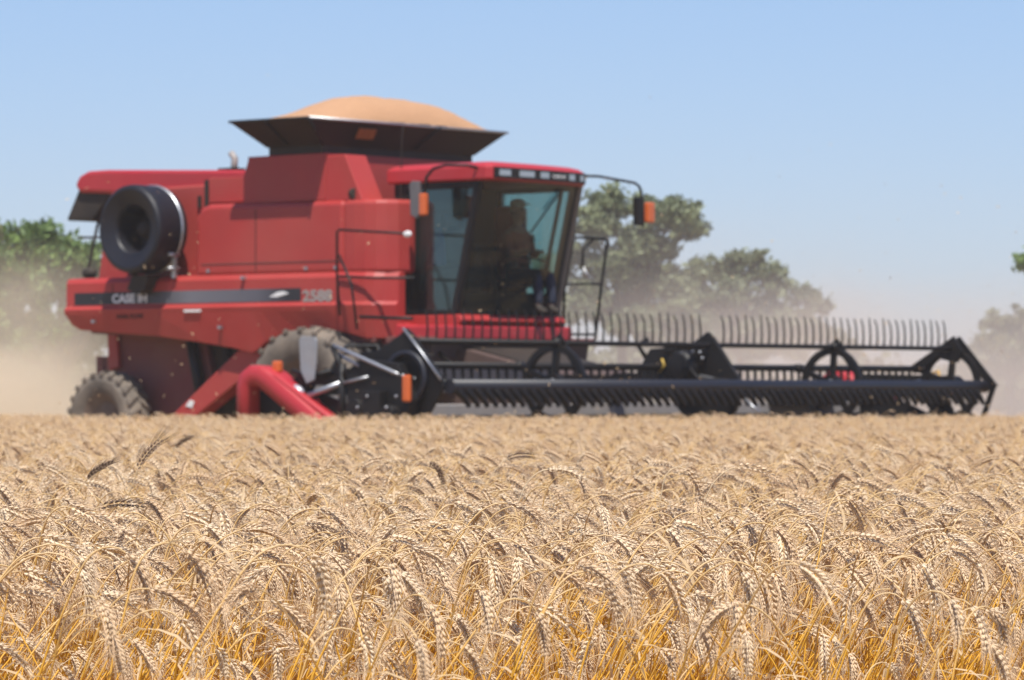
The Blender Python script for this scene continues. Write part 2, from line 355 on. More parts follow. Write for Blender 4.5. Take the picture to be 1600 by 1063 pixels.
text('roof_lettering', 'CASE IH', .06, Matrix.Translation((fv(tv0) + .012, tv0, 3.625)) @ Matrix.Rotation(ta, 4, 'Z') @ FRNT, WHITE, H, .001, tv1 - tv0)
P('cab_antenna', MB().tube([(.92, -.98, 2.0), (.93, -.98, 3.2), (.95, -.98, 4.0), (.97, -.98, 4.3)], [.008, .008, .006, .003], 5), DARK)
# seat, console, steering
st = P('driver_seat', MB().box((1.0, -.42, 2.35), (1.5, .10, 2.48)).box((.98, -.42, 2.42), (1.12, .10, 3.0)).box((1.1, -.3, 1.93), (1.4, 0, 2.36)), SEATM, bevel=.05, seg=3)
P('headrest', MB().box((1.0, -.30, 3.02), (1.1, -.02, 3.2)), SEATM, st, bevel=.03)
P('instructor_seat', MB().box((1.0, .3, 2.25), (1.5, .75, 2.36)).box((.96, .3, 2.3), (1.06, .75, 2.85)), SEATM, bevel=.04)
P('door_seat', MB().box((1.04, -.78, 2.2), (1.2, -.5, 3.25)).box((1.1, -.74, 2.2), (1.5, -.5, 2.45)), SEATM, bevel=.05)
P('console', MB().box((1.1, -.75, 1.93), (1.7, -.55, 2.55)), DARK, bevel=.04)
P('steering_column', MB().tube([(1.82, -.16, 1.93), (1.62, -.16, 2.62)], .05), DARK)
P('steering_wheel', MB().tube([(1.60 + .10 * math.cos(t) * .5, -.16 + .19 * math.sin(t), 2.66 + .19 * math.cos(t) * .6) for t in [i * math.pi / 10 for i in range(21)]], .015, 6), DARK)
P('dashboard', MB().prism([(1.70, 1.93), (1.74, 2.20), (1.82, 2.22), (1.80, 1.93)], VN + .1, VF - .1), DARK, bevel=.02)
P('hanging_jacket', MB().loft([[(1.3 + dx, -.70 + dv, z) for dx, dv in ((-.10 * k_, 0), (0, .05), (.10 * k_, 0), (0, -.03))] for z, k_ in ((2.35, 1.2), (2.6, 1.3), (2.9, 1.0), (3.0, .3))], smooth=True), BLUEC)
P('wiper_arm', MB().tube([(2.26, .55, 3.5), (2.18, .30, 3.2), (2.10, .12, 2.95)], .012, 6).tube([(2.26, .50, 3.5), (2.2, .25, 3.25)], .008, 5), BLACK)
P('grab_bar', MB().tube([(1.7, VF - .1, 2.62), (1.9, .4, 2.66), (1.9, -.1, 2.66)], .015, 6), BLACK)
# mirrors
P('mirror_arm', MB().tube([(2.2, -.96, 3.70), (2.15, -1.12, 3.73), (1.86, -1.2, 3.74), (1.70, -1.25, 3.70), (1.62, -1.28, 3.6), (1.58, -1.3, 3.2)], .02, 7), BLACK)
mr = P('mirror', MB().prism([(1.40, 3.14), (1.38, 3.52), (1.42, 3.56), (1.53, 3.55), (1.55, 3.15), (1.5, 3.1)], -1.33, -1.27), DKGREY, bevel=.01)
P('indicator_lamp', MB().box((1.56, -1.36, 3.13), (1.66, -1.28, 3.40)), ORG, bevel=.02)
P('mirror_arm', MB().tube([(2.25, 1.0, 3.69), (2.32, 1.2, 3.69), (2.3, 1.95, 3.64), (2.3, 2.05, 3.60), (2.3, 2.12, 3.45), (2.3, 2.13, 3.08)], .018, 7), BLACK)
P('mirror', MB().box((2.26, 1.97, 3.1), (2.34, 2.08, 3.46)), BLACK, bevel=.01)
P('indicator_lamp', MB().box((2.27, 2.18, 3.14), (2.35, 2.32, 3.40)), ORG, bevel=.02)
P('work_light', MB().tube([(.52, -1.40, 3.43), (.60, -1.43, 3.43)], .07, 12).tube([(.55, -1.4, 3.34), (.55, -1.4, 3.42)], .02), DARK)
# handrails near side
r_ = .016
P('handrail', MB().tube([(.62, -1.75, 1.92), (.60, -1.78, 2.4), (.60, -1.78, 2.95), (.64, -1.78, 2.97), (1.2, -1.74, 2.93), (1.66, -1.7, 2.90)], r_, 7)
  .tube([(.62, -1.78, 2.40), (1.2, -1.74, 2.37), (1.8, -1.7, 2.36)], r_, 7).tube([(.62, -1.76, 2.66), (.84, -1.78, 2.3), (.95, -1.8, 1.75)], r_, 7), BLACK)
P('rail_reflector', MB().ellip((1.7, -1.72, 2.89), (.07, .02, .04)), WHITE)
P('step_rail', MB().tube([(1.0, -1.8, 1.9), (1.5, -1.8, 1.88), (1.85, -1.8, 1.87)], .022, 7), BLACK)
P('platform_step', MB().box((1.2, -1.9, 1.42), (1.8, -1.35, 1.46)), DARK)
# far handrails / ladder
P('handrail', MB().tube([(1.45, 1.55, 1.66), (1.48, 1.55, 2.3), (1.58, 1.58, 2.85), (1.62, 1.6, 2.95), (1.66, 2.15, 2.95), (1.66, 2.2, 2.9), (1.62, 2.12, 2.3), (1.58, 2.05, 1.66)], .02, 7)
  .tube([(1.48, 1.56, 2.36), (1.62, 2.12, 2.37)], .016, 7).tube([(1.45, 1.55, 1.72), (1.58, 2.05, 1.72)], .016, 7)
  .tube([(1.6, 1.6, 2.95), (1.6, 1.6, 3.05)], .016, 6).tube([(1.62, 1.95, 2.93), (1.6, 1.78, 2.8), (1.6, 1.76, 2.55)], .016, 7), BLACK)
P('rail_reflector', MB().tube([(1.6, 1.77, 2.58), (1.62, 1.86, 2.44)], .02, 6), WHITE)
P('handrail', MB().tube([(1.1, 1.7, 1.66), (1.12, 1.7, 2.3), (1.15, 1.75, 2.75)], .035, 7), GREY)

# writing on the side
def ramp_mat():
    m = bpy.data.materials.new('stripe_decal'); m.use_nodes = True
    n = m.node_tree.nodes; L = m.node_tree.links; b = n['Principled BSDF']; b.inputs['Roughness'].default_value = .4
    tc = n.new('ShaderNodeTexCoord'); sx = n.new('ShaderNodeSeparateXYZ'); mp = n.new('ShaderNodeMapRange'); cr = n.new('ShaderNodeValToRGB')
    mp.inputs[1].default_value = -4.3; mp.inputs[2].default_value = 0
    e = cr.color_ramp; e.elements[0].position = .32; e.elements[0].color = (.014, .014, .018, 1)
    e.elements[1].position = .50; e.elements[1].color = (.15, .15, .17, 1); x = e.elements.new(.78); x.color = (.10, .10, .12, 1); x = e.elements.new(.9); x.color = (.02, .02, .025, 1)
    L.new(tc.outputs['Object'], sx.inputs[0]); L.new(sx.outputs[0], mp.inputs[0]); L.new(mp.outputs[0], cr.inputs[0]); L.new(cr.outputs[0], b.inputs['Base Color'])
    return m
P('stripe_decal', MB().box((-4.26, -1.574, 2.115), (-.20, -1.5705, 2.275)), ramp_mat())
text('brand_lettering', 'CASE IH', .15, Matrix.Translation((-3.55, -1.576, 2.14)) @ SIDE, WHITE, H, .006, .64)
text('small_lettering', 'AXIAL-FLOW', .09, Matrix.Translation((-3.45, -1.60, 1.93)) @ SIDE, DARK, H, .001, .50)
text('model_number', '2588', .19, Matrix.Translation((-.17, -1.576, 2.11)) @ SIDE, GREY, H, .007, .50)
P('leaf_emblem', MB().prism([(-.74, 2.17), (-.60, 2.23), (-.50, 2.24), (-.40, 2.21), (-.50, 2.19), (-.6, 2.17)], -1.5775, -1.5745), WHITE)
P('warning_label', MB().box((-2.2, -1.622, 2.0), (-1.9, -1.607, 2.03)), WHITE)

# chassis, chutes, elevators
P('straw_chute', MB().prism([(-4.05, 1.1), (-4.1, 1.76), (-2.4, 1.74), (-2.2, 1.0), (-2.35, .6), (-3.3, .62)], -1.05, 1.05), DRED, bevel=.03)
P('chute_flange', MB().prism([(-4.1, 1.25), (-4.12, 1.78), (-3.95, 1.78), (-3.9, 1.3)], -1.12, -1.05), RED, bevel=.02)
P('chassis', MB().prism([(-2.3, .7), (-2.4, 1.6), (1.2, 1.6), (1.2, .9), (.4, .62)], -.95, .95), DARK)
P('drive_belt', MB().tube([(-2.55, -1.15, 1.72), (-2.42, -1.15, 1.2), (-2.3, -1.15, .75)], .075, 8), BLACK)
P('drive_belt', MB().tube([(-2.0, -1.1, 1.7), (-1.7, -1.1, 1.1), (-1.75, -1.1, .7)], .05, 8), BLACK)
P('grain_elevator', MB().prism([(-2.62, .68), (-2.30, .60), (-.72, 1.52), (-1.0, 1.62), (-1.45, 1.5)], -1.42, -1.16), RED, bevel=.02)
P('elevator_hatch', MB().prism([(-1.4, 1.16), (-1.05, 1.36), (-1.0, 1.2), (-1.2, 1.05), (-1.3, .95)], -1.44, -1.424), DRED)
P('warning_label', MB().prism([(-2.36, .80), (-2.28, .88), (-2.2, .86), (-2.24, .78)], -1.428, -1.4215), WHITE)
P('elevator_support', MB().prism([(-1.0, .6), (-1.1, 1.5), (-.9, 1.5), (-.75, .6)], -1.12, -1.0), DRED)
P('axle', MB().tube([(0, -1.3, .88), (0, 1.3, .88)], .16, 12), DARK)
P('axle', MB().tube([(-3.75, -1.2, .62), (-3.75, 1.2, .62)], .10, 10), DARK)
P('wheel_arch', MB().lathe([(.98, -1.42), (1.0, -1.42), (1.0, -.9), (.98, -.9)], (0, 0, .88), n=24, a0=R(10), a1=R(175)), BLACK)

def wheel(u, v0, v1, R_, name='front_wheel'):
    e = bpy.data.objects.new(name, None); COL.objects.link(e); e.parent = H; e.location = (u, (v0 + v1) / 2, R_)
    hw = (v1 - v0) / 2; r1 = R_ - .05
    ty = MB().lathe([(R_ * .54, -hw * .8), (R_ * .62, -hw * .95), (R_ * .8, -hw), (r1 - .07, -hw * .97), (r1, -hw * .86), (r1 + .012, 0), (r1, hw * .86), (r1 - .07, hw * .97), (R_ * .8, hw), (R_ * .62, hw * .95), (R_ * .54, hw * .8)], (0, 0, 0), n=44)
    nl = 22
    for k in range(nl):
        for sg in (-1, 1):
            a = 2 * math.pi * (k + (.5 if sg > 0 else 0)) / nl
            cs = []
            for t, yy in ((0, .02), (1, 1.0)):
                aa = a - t * .20; y = sg * hw * yy
                for dr in (-.03, .05 if yy < .5 else .03):
                    for da in (-.045, .045):
                        q = aa + da / R_ * .9; rr_ = r1 + dr; cs.append((rr_ * math.cos(q), y, rr_ * math.sin(q)))
            ty.add(cs, [(0, 1, 3, 2), (4, 6, 7, 5), (0, 4, 5, 1), (2, 3, 7, 6), (0, 2, 6, 4), (1, 5, 7, 3)])
    ty.build('tyre', RUB, e, bevel=.01)
    s_ = -1 if v0 < 0 else 1
    MB().lathe([(0, s_ * hw * .2), (.16, s_ * hw * .2), (.2, s_ * hw * .1), (R_ * .4, s_ * hw * .1), (R_ * .5, s_ * hw * .75), (R_ * .56, s_ * hw * .82)], (0, 0, 0), n=36).build('rim', RIMM, e)
wheel(.05, -1.92, -1.36, .90); wheel(.05, 1.36, 1.92, .90)
wheel(-3.75, -1.62, -1.25, .63, 'rear_wheel'); wheel(-3.75, 1.25, 1.62, .63, 'rear_wheel')

# feeder house
P('feeder_house', MB().prism([(1.2, .9), (1.2, 1.55), (1.9, 1.5), (3.28, 1.2), (3.28, .5)], -.8, .8), DARKR, bevel=.02)
P('feeder_top_plate', MB().prism([(1.3, 1.57), (1.92, 1.525), (3.3, 1.19), (3.3, 1.165), (1.9, 1.503), (1.3, 1.55)], -.7, .7), DARK)
P('hydraulic_hose', MB().tube([(1.6, -1.1, 1.5), (2.2, -1.25, 1.2), (2.8, -1.3, 1.0), (3.3, -1.2, .95)], .03, 6).tube([(1.5, -1.2, 1.45), (2.1, -1.5, 1.05), (3.3, -1.6, .9)], .025, 6), BLACK)

# header frame -------------------------------------------------------
HW = 5.35
P('header_beam', MB().box((3.22, -HW, .70), (3.42, HW, .845)), GREY, bevel=.015)
P('header_back_sheet', MB().prism([(3.36, .36), (3.425, .36), (3.425, .70), (3.36, .70)], -HW, HW), DARK)
P('header_rear_sheet', MB().prism([(3.30, .98), (3.33, .98), (3.42, 1.28), (3.39, 1.28)], -4.3, -1.0), GREY)
P('header_rear_sheet', MB().prism([(3.22, .60), (3.24, .60), (3.26, 1.10), (3.24, 1.10)], -5.3, -4.5), GREY)
P('header_top_tube', MB().tube([(3.3, -1.6, 1.0), (3.3, -.2, 1.02), (3.3, 1.8, 1.0)], .045, 8), DARK)
P('draper_deck', MB().prism([(3.45, .52), (3.45, .56), (4.72, .38), (4.72, .34)], -HW + .05, HW - .05), DARK)
P('cutter_bar', MB().box((4.72, -HW, .33), (4.84, HW, .40)), STEEL)
for i in range(14):
    v = -5.0 + i * .77
    P('frame_post', MB().box((3.30, v - .03, .40), (3.356, v + .03, .70)), BLACK)
for sg in (-1, 1):
    P('end_sheet', MB().prism([(3.1, .35), (3.1, .98), (3.6, 1.0), (4.2, .82), (4.95, .5), (5.0, .35)], sg * HW, sg * (HW + .04)), BLACK, bevel=.006)
    # red crop divider: arched snout
    path = [(2.80, .35), (2.80, 1.04), (2.83, 1.12), (2.92, 1.17), (3.04, 1.16), (3.16, 1.10), (3.92, .62), (4.7, .20)]
    wds = [.20, .21, .23, .24, .24, .25, .24, .14]
    rings = []
    for i, (u, z) in enumerate(path):
        p0 = Vector(path[max(i - 1, 0)]); p1 = Vector(path[min(i + 1, len(path) - 1)]); T = (p1 - p0).normalized(); Nn = Vector((-T.y, T.x))
        a = wds[i] * .5; ring = []
        for k in range(12):
            q = 2 * math.pi * k / 12; cc = math.copysign(abs(math.cos(q)) ** .4, math.cos(q)); ss = math.copysign(abs(math.sin(q)) ** .4, math.sin(q))
            ring.append((u + Nn.x * a * cc, sg * (HW + .22) + .17 * ss, z + Nn.y * a * cc))
        rings.append(ring)
    P('crop_divider', MB().loft(rings, smooth=True), RED2)
    P('divider_ridge', MB().tube([(3.0, sg * (HW + .33), 1.23), (3.3, sg * (HW + .33), 1.14), (4.0, sg * (HW + .30), .73), (4.4, sg * (HW + .26), .52)], .04, 8), RED2)
    P('divider_web', MB().prism([(2.9, .35), (2.9, 1.0), (3.3, .98), (4.6, .36)], sg * (HW + .16), sg * (HW + .2)), BLACK)

# reel ---------------------------------------------------------------
RU, RZ, RR = 4.94, 1.08, .50
ANG = [76, 4, -68, -140, 148]
bats = [(4.98, 1.54), (5.43, 1.05), (5.26, .64), (4.60, .66), (4.43, 1.28)]
P('reel_shaft', MB().tube([(RU, -5.2, RZ), (RU, 5.2, RZ)], .05, 10), BLACK)
rb = []
for i, (u, z) in enumerate(bats):
    rb.append(P('reel_bat', MB().tube([(u, -5.25, z), (u, 5.25, z)], (.030, .082, .036, .036, .042)[i], 10), (BLACK, BLUEB, BLACK, BLACK, BLACK)[i]))
vs_ = [-5.1 + .153 * i for i in range(67)]
def tine(i, v, j):
    u, z = bats[i]; jx = rnd.uniform(-.012, .012)
    if i == 0: pts, rad = [(u, v, z), (u + .01, v, z + .14), (u, v, z + .27), (u - .025 + jx, v + jx * .6, z + .36 + jx)], [.014, .012, .011, .008]
    elif i == 1: pts, rad = [(u, v - .09, z - .0), (u + .05, v - .05, z - .06), (u + .07, v + .01, z - .12), (u + .09, v + .08, z - .22)], [.046, .044, .040, .028]
    else: pts, rad = [(u, v, z), (u + .01, v, z - .12), (u - .02, v, z - .27)], [.022, .020, .016]
    return pts, rad
n_ind = 0; rest = MB()
for v in vs_:
    if any(abs(v - c_) < .12 for c_ in (0,)): continue
    p_, r2 = tine(0, v, 0); P('tine', MB().tube(p_, r2, 5), BLACK, rb[0], fix=False); n_ind += 1
for i, st_ in ((1, 1), (4, 1), (2, 1), (3, 1)):
    for k, v in enumerate(vs_):
        if i == 1 and n_ind < 100:
            p_, r2 = tine(1, v, 0); P('tine', MB().tube(p_, r2, 5), BLACK, rb[1], fix=False); n_ind += 1
        else:
            p_, r2 = tine(i, v, 0); rest.tube(p_, r2, 5)
tag(P('tine', rest, BLACK, fix=False), kind='stuff')

def disc(v, full=True, th=.03):
    mb = MB()
    mb.lathe([(.37, -th), (.45, -th), (.45, th), (.37, th), (.37, -th)], (RU, v, RZ), n=30, smooth=False)
    mb.lathe([(0, -th - .02), (.12, -th - .02), (.12, th + .02), (0, th + .02)], (RU, v, RZ), n=16, smooth=False)
    for (u, z) in bats:
        d = Vector((u - RU, 0, z - RZ)).normalized(); M = Matrix.Translation((RU, v, RZ)) @ Vector((1, 0, 0)).rotation_difference(d).to_matrix().to_4x4()
        mb.box((.1, -th * .9, -.035), (math.hypot(u - RU, z - RZ) + .02, th * .9, .035), M)
        mb.lathe([(0, -.05), (.055, -.05), (.055, .05), (0, .05)], (u, v, z), n=10)
    return mb
def bar(mb, a, b, v, w_=.05, th=.03):
    d = Vector((b[0] - a[0], 0, b[1] - a[1])); M = Matrix.Translation((a[0], v, a[1])) @ Vector((1, 0, 0)).rotation_difference(d.normalized()).to_matrix().to_4x4()
    mb.box((-.03, -th, -w_), (d.length + .03, th, w_), M)
for v in (-2.87, 2.55):
    m1 = disc(v); bar(m1, (4.97, 1.60), bats[1], v + .045, .045, .01)
    P('reel_disc', m1, BLACK)
    P('disc_bolt', MB().ellip((RU + .02, v - .06, RZ + .02), (.04, .02, .04)), STEEL)
m1 = disc(5.2); AP, TP, LP, BP, RP = (5.02, 1.64), (5.56, 1.05), (5.38, .60), (4.6, .62), (4.40, 1.28)
bar(m1, AP, TP, 5.25, .055, .015); bar(m1, TP, LP, 5.252, .035, .012); bar(m1, AP, RP, 5.16, .055, .015); bar(m1, (RU, RZ), (5.02, 1.6), 5.15, .03, .012)
m1.prism([(4.85, 1.40), (4.78, 1.50), (5.02, 1.68), (5.16, 1.50), (5.08, 1.36)], 5.13, 5.17)
P('reel_end_plate', m1, BLACK)
# near end plate: large dark triangular shield
NP = [(4.78, 1.62), (4.86, 1.68), (4.95, 1.62), (5.37, 1.15), (5.40, 1.04), (5.26, .84), (5.08, .60), (4.6, .58), (4.35, .85), (4.30, 1.15), (4.18, 1.42), (4.45, 1.44)]
P('reel_end_plate', MB().prism(NP, -5.31, -5.27), BLACK, bevel=.008)
P('end_plate_trim', MB().tube([(4.84, -5.33, 1.68), (5.10, -5.33, 1.42), (5.38, -5.33, 1.12)], .014, 6), STEEL)
P('end_plate_ring', MB().lathe([(.24, -.03), (.30, -.03), (.30, .03), (.24, .03), (.24, -.03)], (RU - .05, -5.34, RZ + .06), n=26), BLUEB)
for k in range(9):
    a = rnd.uniform(0, 6.28); q = rnd.uniform(.12, .42)
    P('bolt', MB().ellip((RU - .12 + q * math.cos(a), -5.325, RZ + .05 + q * math.sin(a) * .8), (.016, .012, .016), 8, 5), STEEL)
# middle plate and drive
NM = [(4.86, 1.64), (4.95, 1.70), (5.03, 1.64), (5.44, 1.12), (5.46, 1.0), (5.36, .76), (5.1, .58), (4.7, .6), (4.5, .80), (4.45, 1.15), (4.35, 1.42), (4.6, 1.50)]
P('reel_centre_plate', MB().prism(NM, -.03, .03), BLACK, bevel=.008)
P('reel_drive', MB().prism([(4.0, 1.15), (4.25, 1.5), (4.6, 1.52), (4.75, 1.3), (4.7, 1.0), (4.35, .9), (4.1, .95)], -.24, -.06).lathe([(0, -.34), (.16, -.34), (.2, -.3), (.2, -.2)], (4.75, 0, 1.28), n=20)
  .box((4.5, -.3, 1.45), (4.7, -.1, 1.58)), BLACK, bevel=.015)
P('hydraulic_hose', MB().tube([(4.1, -.12, 1.4), (3.98, -.12, 1.55), (4.12, -.1, 1.62)], .03, 6).tube([(4.6, -.3, 1.1), (4.9, -.34, 1.3), (5.02, -.3, 1.15), (5.4, -.2, 1.12)], .02, 6), BLACK)
P('hydraulic_cylinder', MB().tube([(4.78, -.30, 1.45), (4.86, -.3, 1.25)], .03, 8), STEEL)
P('hydraulic_cylinder', MB().tube([(4.9, -.1, 1.18), (5.3, -.1, 1.10)], .018, 8).tube([(5.5, -.05, .92), (5.75, -.05, .74)], .014, 6), STEEL)
P('yellow_hose', MB().tube([(4.42, -.27, 1.22), (4.5, -.27, 1.30), (4.46, -.27, 1.38)], .016, 6), mat('yellow_plastic', (.5, .33, .06), .5))
for k in range(10):
    P('bolt', MB().ellip((rnd.uniform(4.4, 5.2), -.26 if k % 2 else -.05, rnd.uniform(.95, 1.5)), (.02, .02, .02), 8, 5), STEEL)
# reel arms
for v in (-5.42, 0.12, 5.42):
    P('reel_arm', MB().prism([(3.2, .80), (3.2, 1.0), (3.45, 1.22), (4.9, 1.19), (5.0, 1.12), (4.9, 1.06), (3.6, 1.06), (3.4, .8)], v - .05, v + .05), BLACK, bevel=.012)
    P('lift_cylinder', MB().tube([(3.25, v - .1, .85), (4.1, v - .1, 1.08)], .035, 8).tube([(4.1, v - .1, 1.08), (4.5, v - .1, 1.15)], .018, 8), STEEL)
# near end mechanisms
P('linkage_rod', MB().tube([(3.95, -5.5, 1.5), (4.3, -5.55, 1.40), (4.85, -5.5, 1.20), (5.05, -5.45, 1.13)], .022, 7).tube([(3.9, -5.45, 1.44), (4.35, -5.5, 1.27)], .018, 6), STEEL)
P('marker_bracket', MB().tube([(3.35, -5.5, 1.22), (3.6, -5.5, 1.15), (3.95, -5.5, 1.22)], .03, 7).tube([(4.1, -5.5, .5), (4.1, -5.5, 1.3)], .045, 7).tube([(3.95, -5.5, 1.5), (4.15, -5.5, 1.15)], .035, 7), BLACK)
P('marker_plate', MB().prism([(3.57, 1.22), (3.55, 1.56), (3.58, 1.60), (3.78, 1.59), (3.81, 1.55), (3.80, 1.30), (3.77, 1.12), (3.66, 1.08)], -5.6, -5.58), mat('grey_plate_blue_reflection', (.26, .31, .37), .5, .1, .25, 9, .25), bevel=.004)  # grey plate; a blue reflection is put into its colour
P('marker_lamp', MB().box((3.13, -5.6, 1.20), (3.24, -5.52, 1.33)), ORG, bevel=.02)
P('reflector_strip', MB().box((5.02, -5.56, .88), (5.12, -5.50, 1.17)), ORG, bevel=.02)
P('bracket_bag', MB().ellip((3.42, -5.55, .98), (.16, .08, .09)), mat('dull_foil', (.45, .45, .5), .4, .3, .4, 12))
P('gear_case', MB().prism([(4.2, .55), (4.15, 1.2), (4.35, 1.35), (4.9, 1.3), (5.1, .9), (5.0, .5)], -5.5, -5.36).box((4.5, -5.62, .6), (4.75, -5.5, 1.0)).tube([(4.35, -5.6, .8), (4.35, -5.4, .8)], .12, 12).tube([(4.85, -5.62, .75), (4.85, -5.4, .75)], .1, 12), BLACK, bevel=.012)
for k in range(6):
    P('bolt', MB().ellip((4.3 + .14 * k, -5.63, .7 + .12 * (k % 3)), (.018, .012, .018), 8, 5), STEEL)
P('valve_block', MB().box((3.5, -5.15, .95), (3.75, -5.0, 1.25)).tube([(3.6, -5.1, 1.2), (3.6, -4.9, 1.5), (3.9, -4.7, 1.5), (4.1, -4.8, 1.2)], .025, 6).tube([(3.55, -5.1, 1.2), (3.5, -4.9, 1.42), (3.8, -4.8, 1.40), (4.0, -5.0, 1.1)], .02, 6), BLACK)
P('end_hose', MB().tube([(4.3, 5.35, .8), (4.4, 5.4, 1.2), (4.62, 5.4, 1.25), (4.66, 5.4, 1.0)], .018, 6), mat('orange_cord', (.55, .30, .03), .6))
P('auger_gearbox', MB().ellip((3.5, 3.95, .95), (.2, .6, .15)).box((3.4, 3.3, .80), (3.62, 4.7, .9)), BLACK)
P('far_bracket', MB().prism([(4.7, .45), (4.62, 1.05), (4.72, 1.05), (4.9, .75), (4.9, .45)], 5.3, 5.34), BLACK)

# ------------------------------------------------------------------ driver
def skin(name, chains, m, parent=None, sub=2, M=None):
    vs, es, rs = [], [], []
    idx = {}
    for ch in chains:
        prev = None
        for p in ch:
            key = tuple(round(x, 4) for x in p[:3])
            if key not in idx: idx[key] = len(vs); vs.append(p[:3]); rs.append(p[3])
            k = idx[key]
            if prev is not None and prev != k: es.append((prev, k))
            prev = k
    me = bpy.data.meshes.new(name); me.from_pydata(vs, es, []); o = bpy.data.objects.new(name, me); COL.objects.link(o)
    md = o.modifiers.new('skin', 'SKIN'); md.use_smooth_shade = True
    if not me.skin_vertices: 
        bpy.context.view_layer.objects.active = o
    for i, sv_ in enumerate(me.skin_vertices[0].data): sv_.radius = rs[i] if isinstance(rs[i], tuple) else (rs[i], rs[i]); sv_.use_root = (i == 0)
    s_ = o.modifiers.new('sub', 'SUBSURF'); s_.levels = sub; s_.render_levels = sub
    me.materials.append(m)
    if parent: o.parent = parent
    return o
D = empty('person', MO + Matrix.Rotation(-TH, 3, 'Z') @ Vector((1.50, .58, 1.96)), -TH)
tag(D, 'person in a rust coloured shirt and pale cap sitting behind the cab windscreen', 'person')
hnd = []
for sg in (-1, 1):
    hx, hy, hz = .36, sg * .12 - .15, .78
    for k in range(4):
        y = hy + (k - 1.5) * .02
        hnd.append([(hx, hy, hz, .028), (hx + .04, y, hz + .01, .011), (hx + .075 - .004 * abs(k - 1), y, hz + .005, .009), (hx + .085, y, hz - .02, .008), (hx + .07, y, hz - .035, .007)])
    hnd.append([(hx, hy, hz, .028), (hx + .02, hy - sg * .035, hz - .01, .012), (hx + .05, hy - sg * .045, hz - .025, .01)])
body = [[(0, 0, .50, .14), (0, 0, .68, .13), (.0, 0, .88, .14), (.0, 0, 1.02, .12), (.01, 0, 1.10, .055), (.015, 0, 1.17, .052), (.025, 0, 1.24, .085), (.02, 0, 1.32, .095), (.015, 0, 1.40, .07)],
        [(.025, 0, 1.24, .085), (.11, 0, 1.27, .02)]]
for sg in (-1, 1):
    body.append([(.0, 0, 1.02, .12), (0, sg * .18, 1.0, .06), (.06, sg * .24, .76, .045), (.22, sg * .18 - .05, .74, .036), (.36, sg * .12 - .15, .78, .028)])
    body.append([(0, 0, .50, .14), (.08, sg * .1, .48, .09), (.42, sg * .13, .50, .068), (.46, sg * .13, .18, .048), (.46, sg * .13, .06, .04), (.56, sg * .13, .03, .03)])
    body.append([(.02, 0, 1.32, .095), (.01, sg * .10, 1.28, .018)])
skin('body', body + hnd, SKIN, D)
sh = [[(0, 0, .50, .155), (0, 0, .68, .15), (.0, 0, .88, .16), (.0, 0, 1.02, .135), (.01, 0, 1.09, .06)]]
for sg in (-1, 1): sh.append([(.0, 0, 1.02, .135), (0, sg * .18, 1.0, .072), (.06, sg * .24, .76, .058), (.20, sg * .18 - .045, .742, .05)])
skin('shirt', sh, SHIRT, D)
skin('trousers', [[(.0, 0, .47, .15), (.08, sg * .1, .48, .10), (.42, sg * .13, .50, .08), (.46, sg * .13, .2, .062), (.46, sg * .13, .09, .055)] for sg in (-1, 1)], TROU, D)
for sg in (-1, 1): skin('boot', [[(.45, sg * .13, .13, .058), (.46, sg * .13, .05, .055), (.54, sg * .13, .03, .048), (.60, sg * .13, .02, .035)]], DARK, D)
MB().ellip((.015, 0, 1.385), (.11, .10, .07)).ellip((.13, 0, 1.375), (.08, .07, .012)).build('cap', CAPM, D)
MB().ellip((.0, 0, 1.31), (.10, .098, .07)).build('hair', mat('hair', (.03, .02, .015), .8), D)
for sg in (-1, 1):
    MB().ellip((.105, sg * .033, 1.30), (.012, .014, .009), 8, 6).build('eye', WHITE, D)
MB().tube([(.107, -.03, 1.205), (.117, 0, 1.203), (.107, .03, 1.205)], .008, 6).build('mouth', mat('lips', (.3, .1, .08), .6), D)

# ------------------------------------------------------------------ trees
def leaf_mat(name, a, b):
    m = bpy.data.materials.new(name); m.use_nodes = True
    n = m.node_tree.nodes; L = m.node_tree.links; bs = n['Principled BSDF']; bs.inputs['Roughness'].default_value = .6
    at = n.new('ShaderNodeAttribute'); at.attribute_name = 'tone'
    mx = n.new('ShaderNodeMix'); mx.data_type = 'RGBA'; mx.inputs[6].default_value = (*a, 1); mx.inputs[7].default_value = (*b, 1)
    L.new(at.outputs['Fac'], mx.inputs[0]); L.new(mx.outputs[2], bs.inputs['Base Color'])
    tr = n.new('ShaderNodeBsdfTranslucent'); L.new(mx.outputs[2], tr.inputs[0])
    ms_ = n.new('ShaderNodeMixShader'); ms_.inputs[0].default_value = .3
    L.new(bs.outputs[0], ms_.inputs[1]); L.new(tr.outputs[0], ms_.inputs[2]); L.new(ms_.outputs[0], n['Material Output'].inputs[0])
    return m
LEAF_HAZED = leaf_mat('leaves', (.11, .135, .07), (.27, .31, .16))  # both tones lightened to stand in for haze in front of these trees
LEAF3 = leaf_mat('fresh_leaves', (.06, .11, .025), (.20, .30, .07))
LEAF2 = leaf_mat('dry_leaves', (.12, .13, .06), (.26, .27, .12))
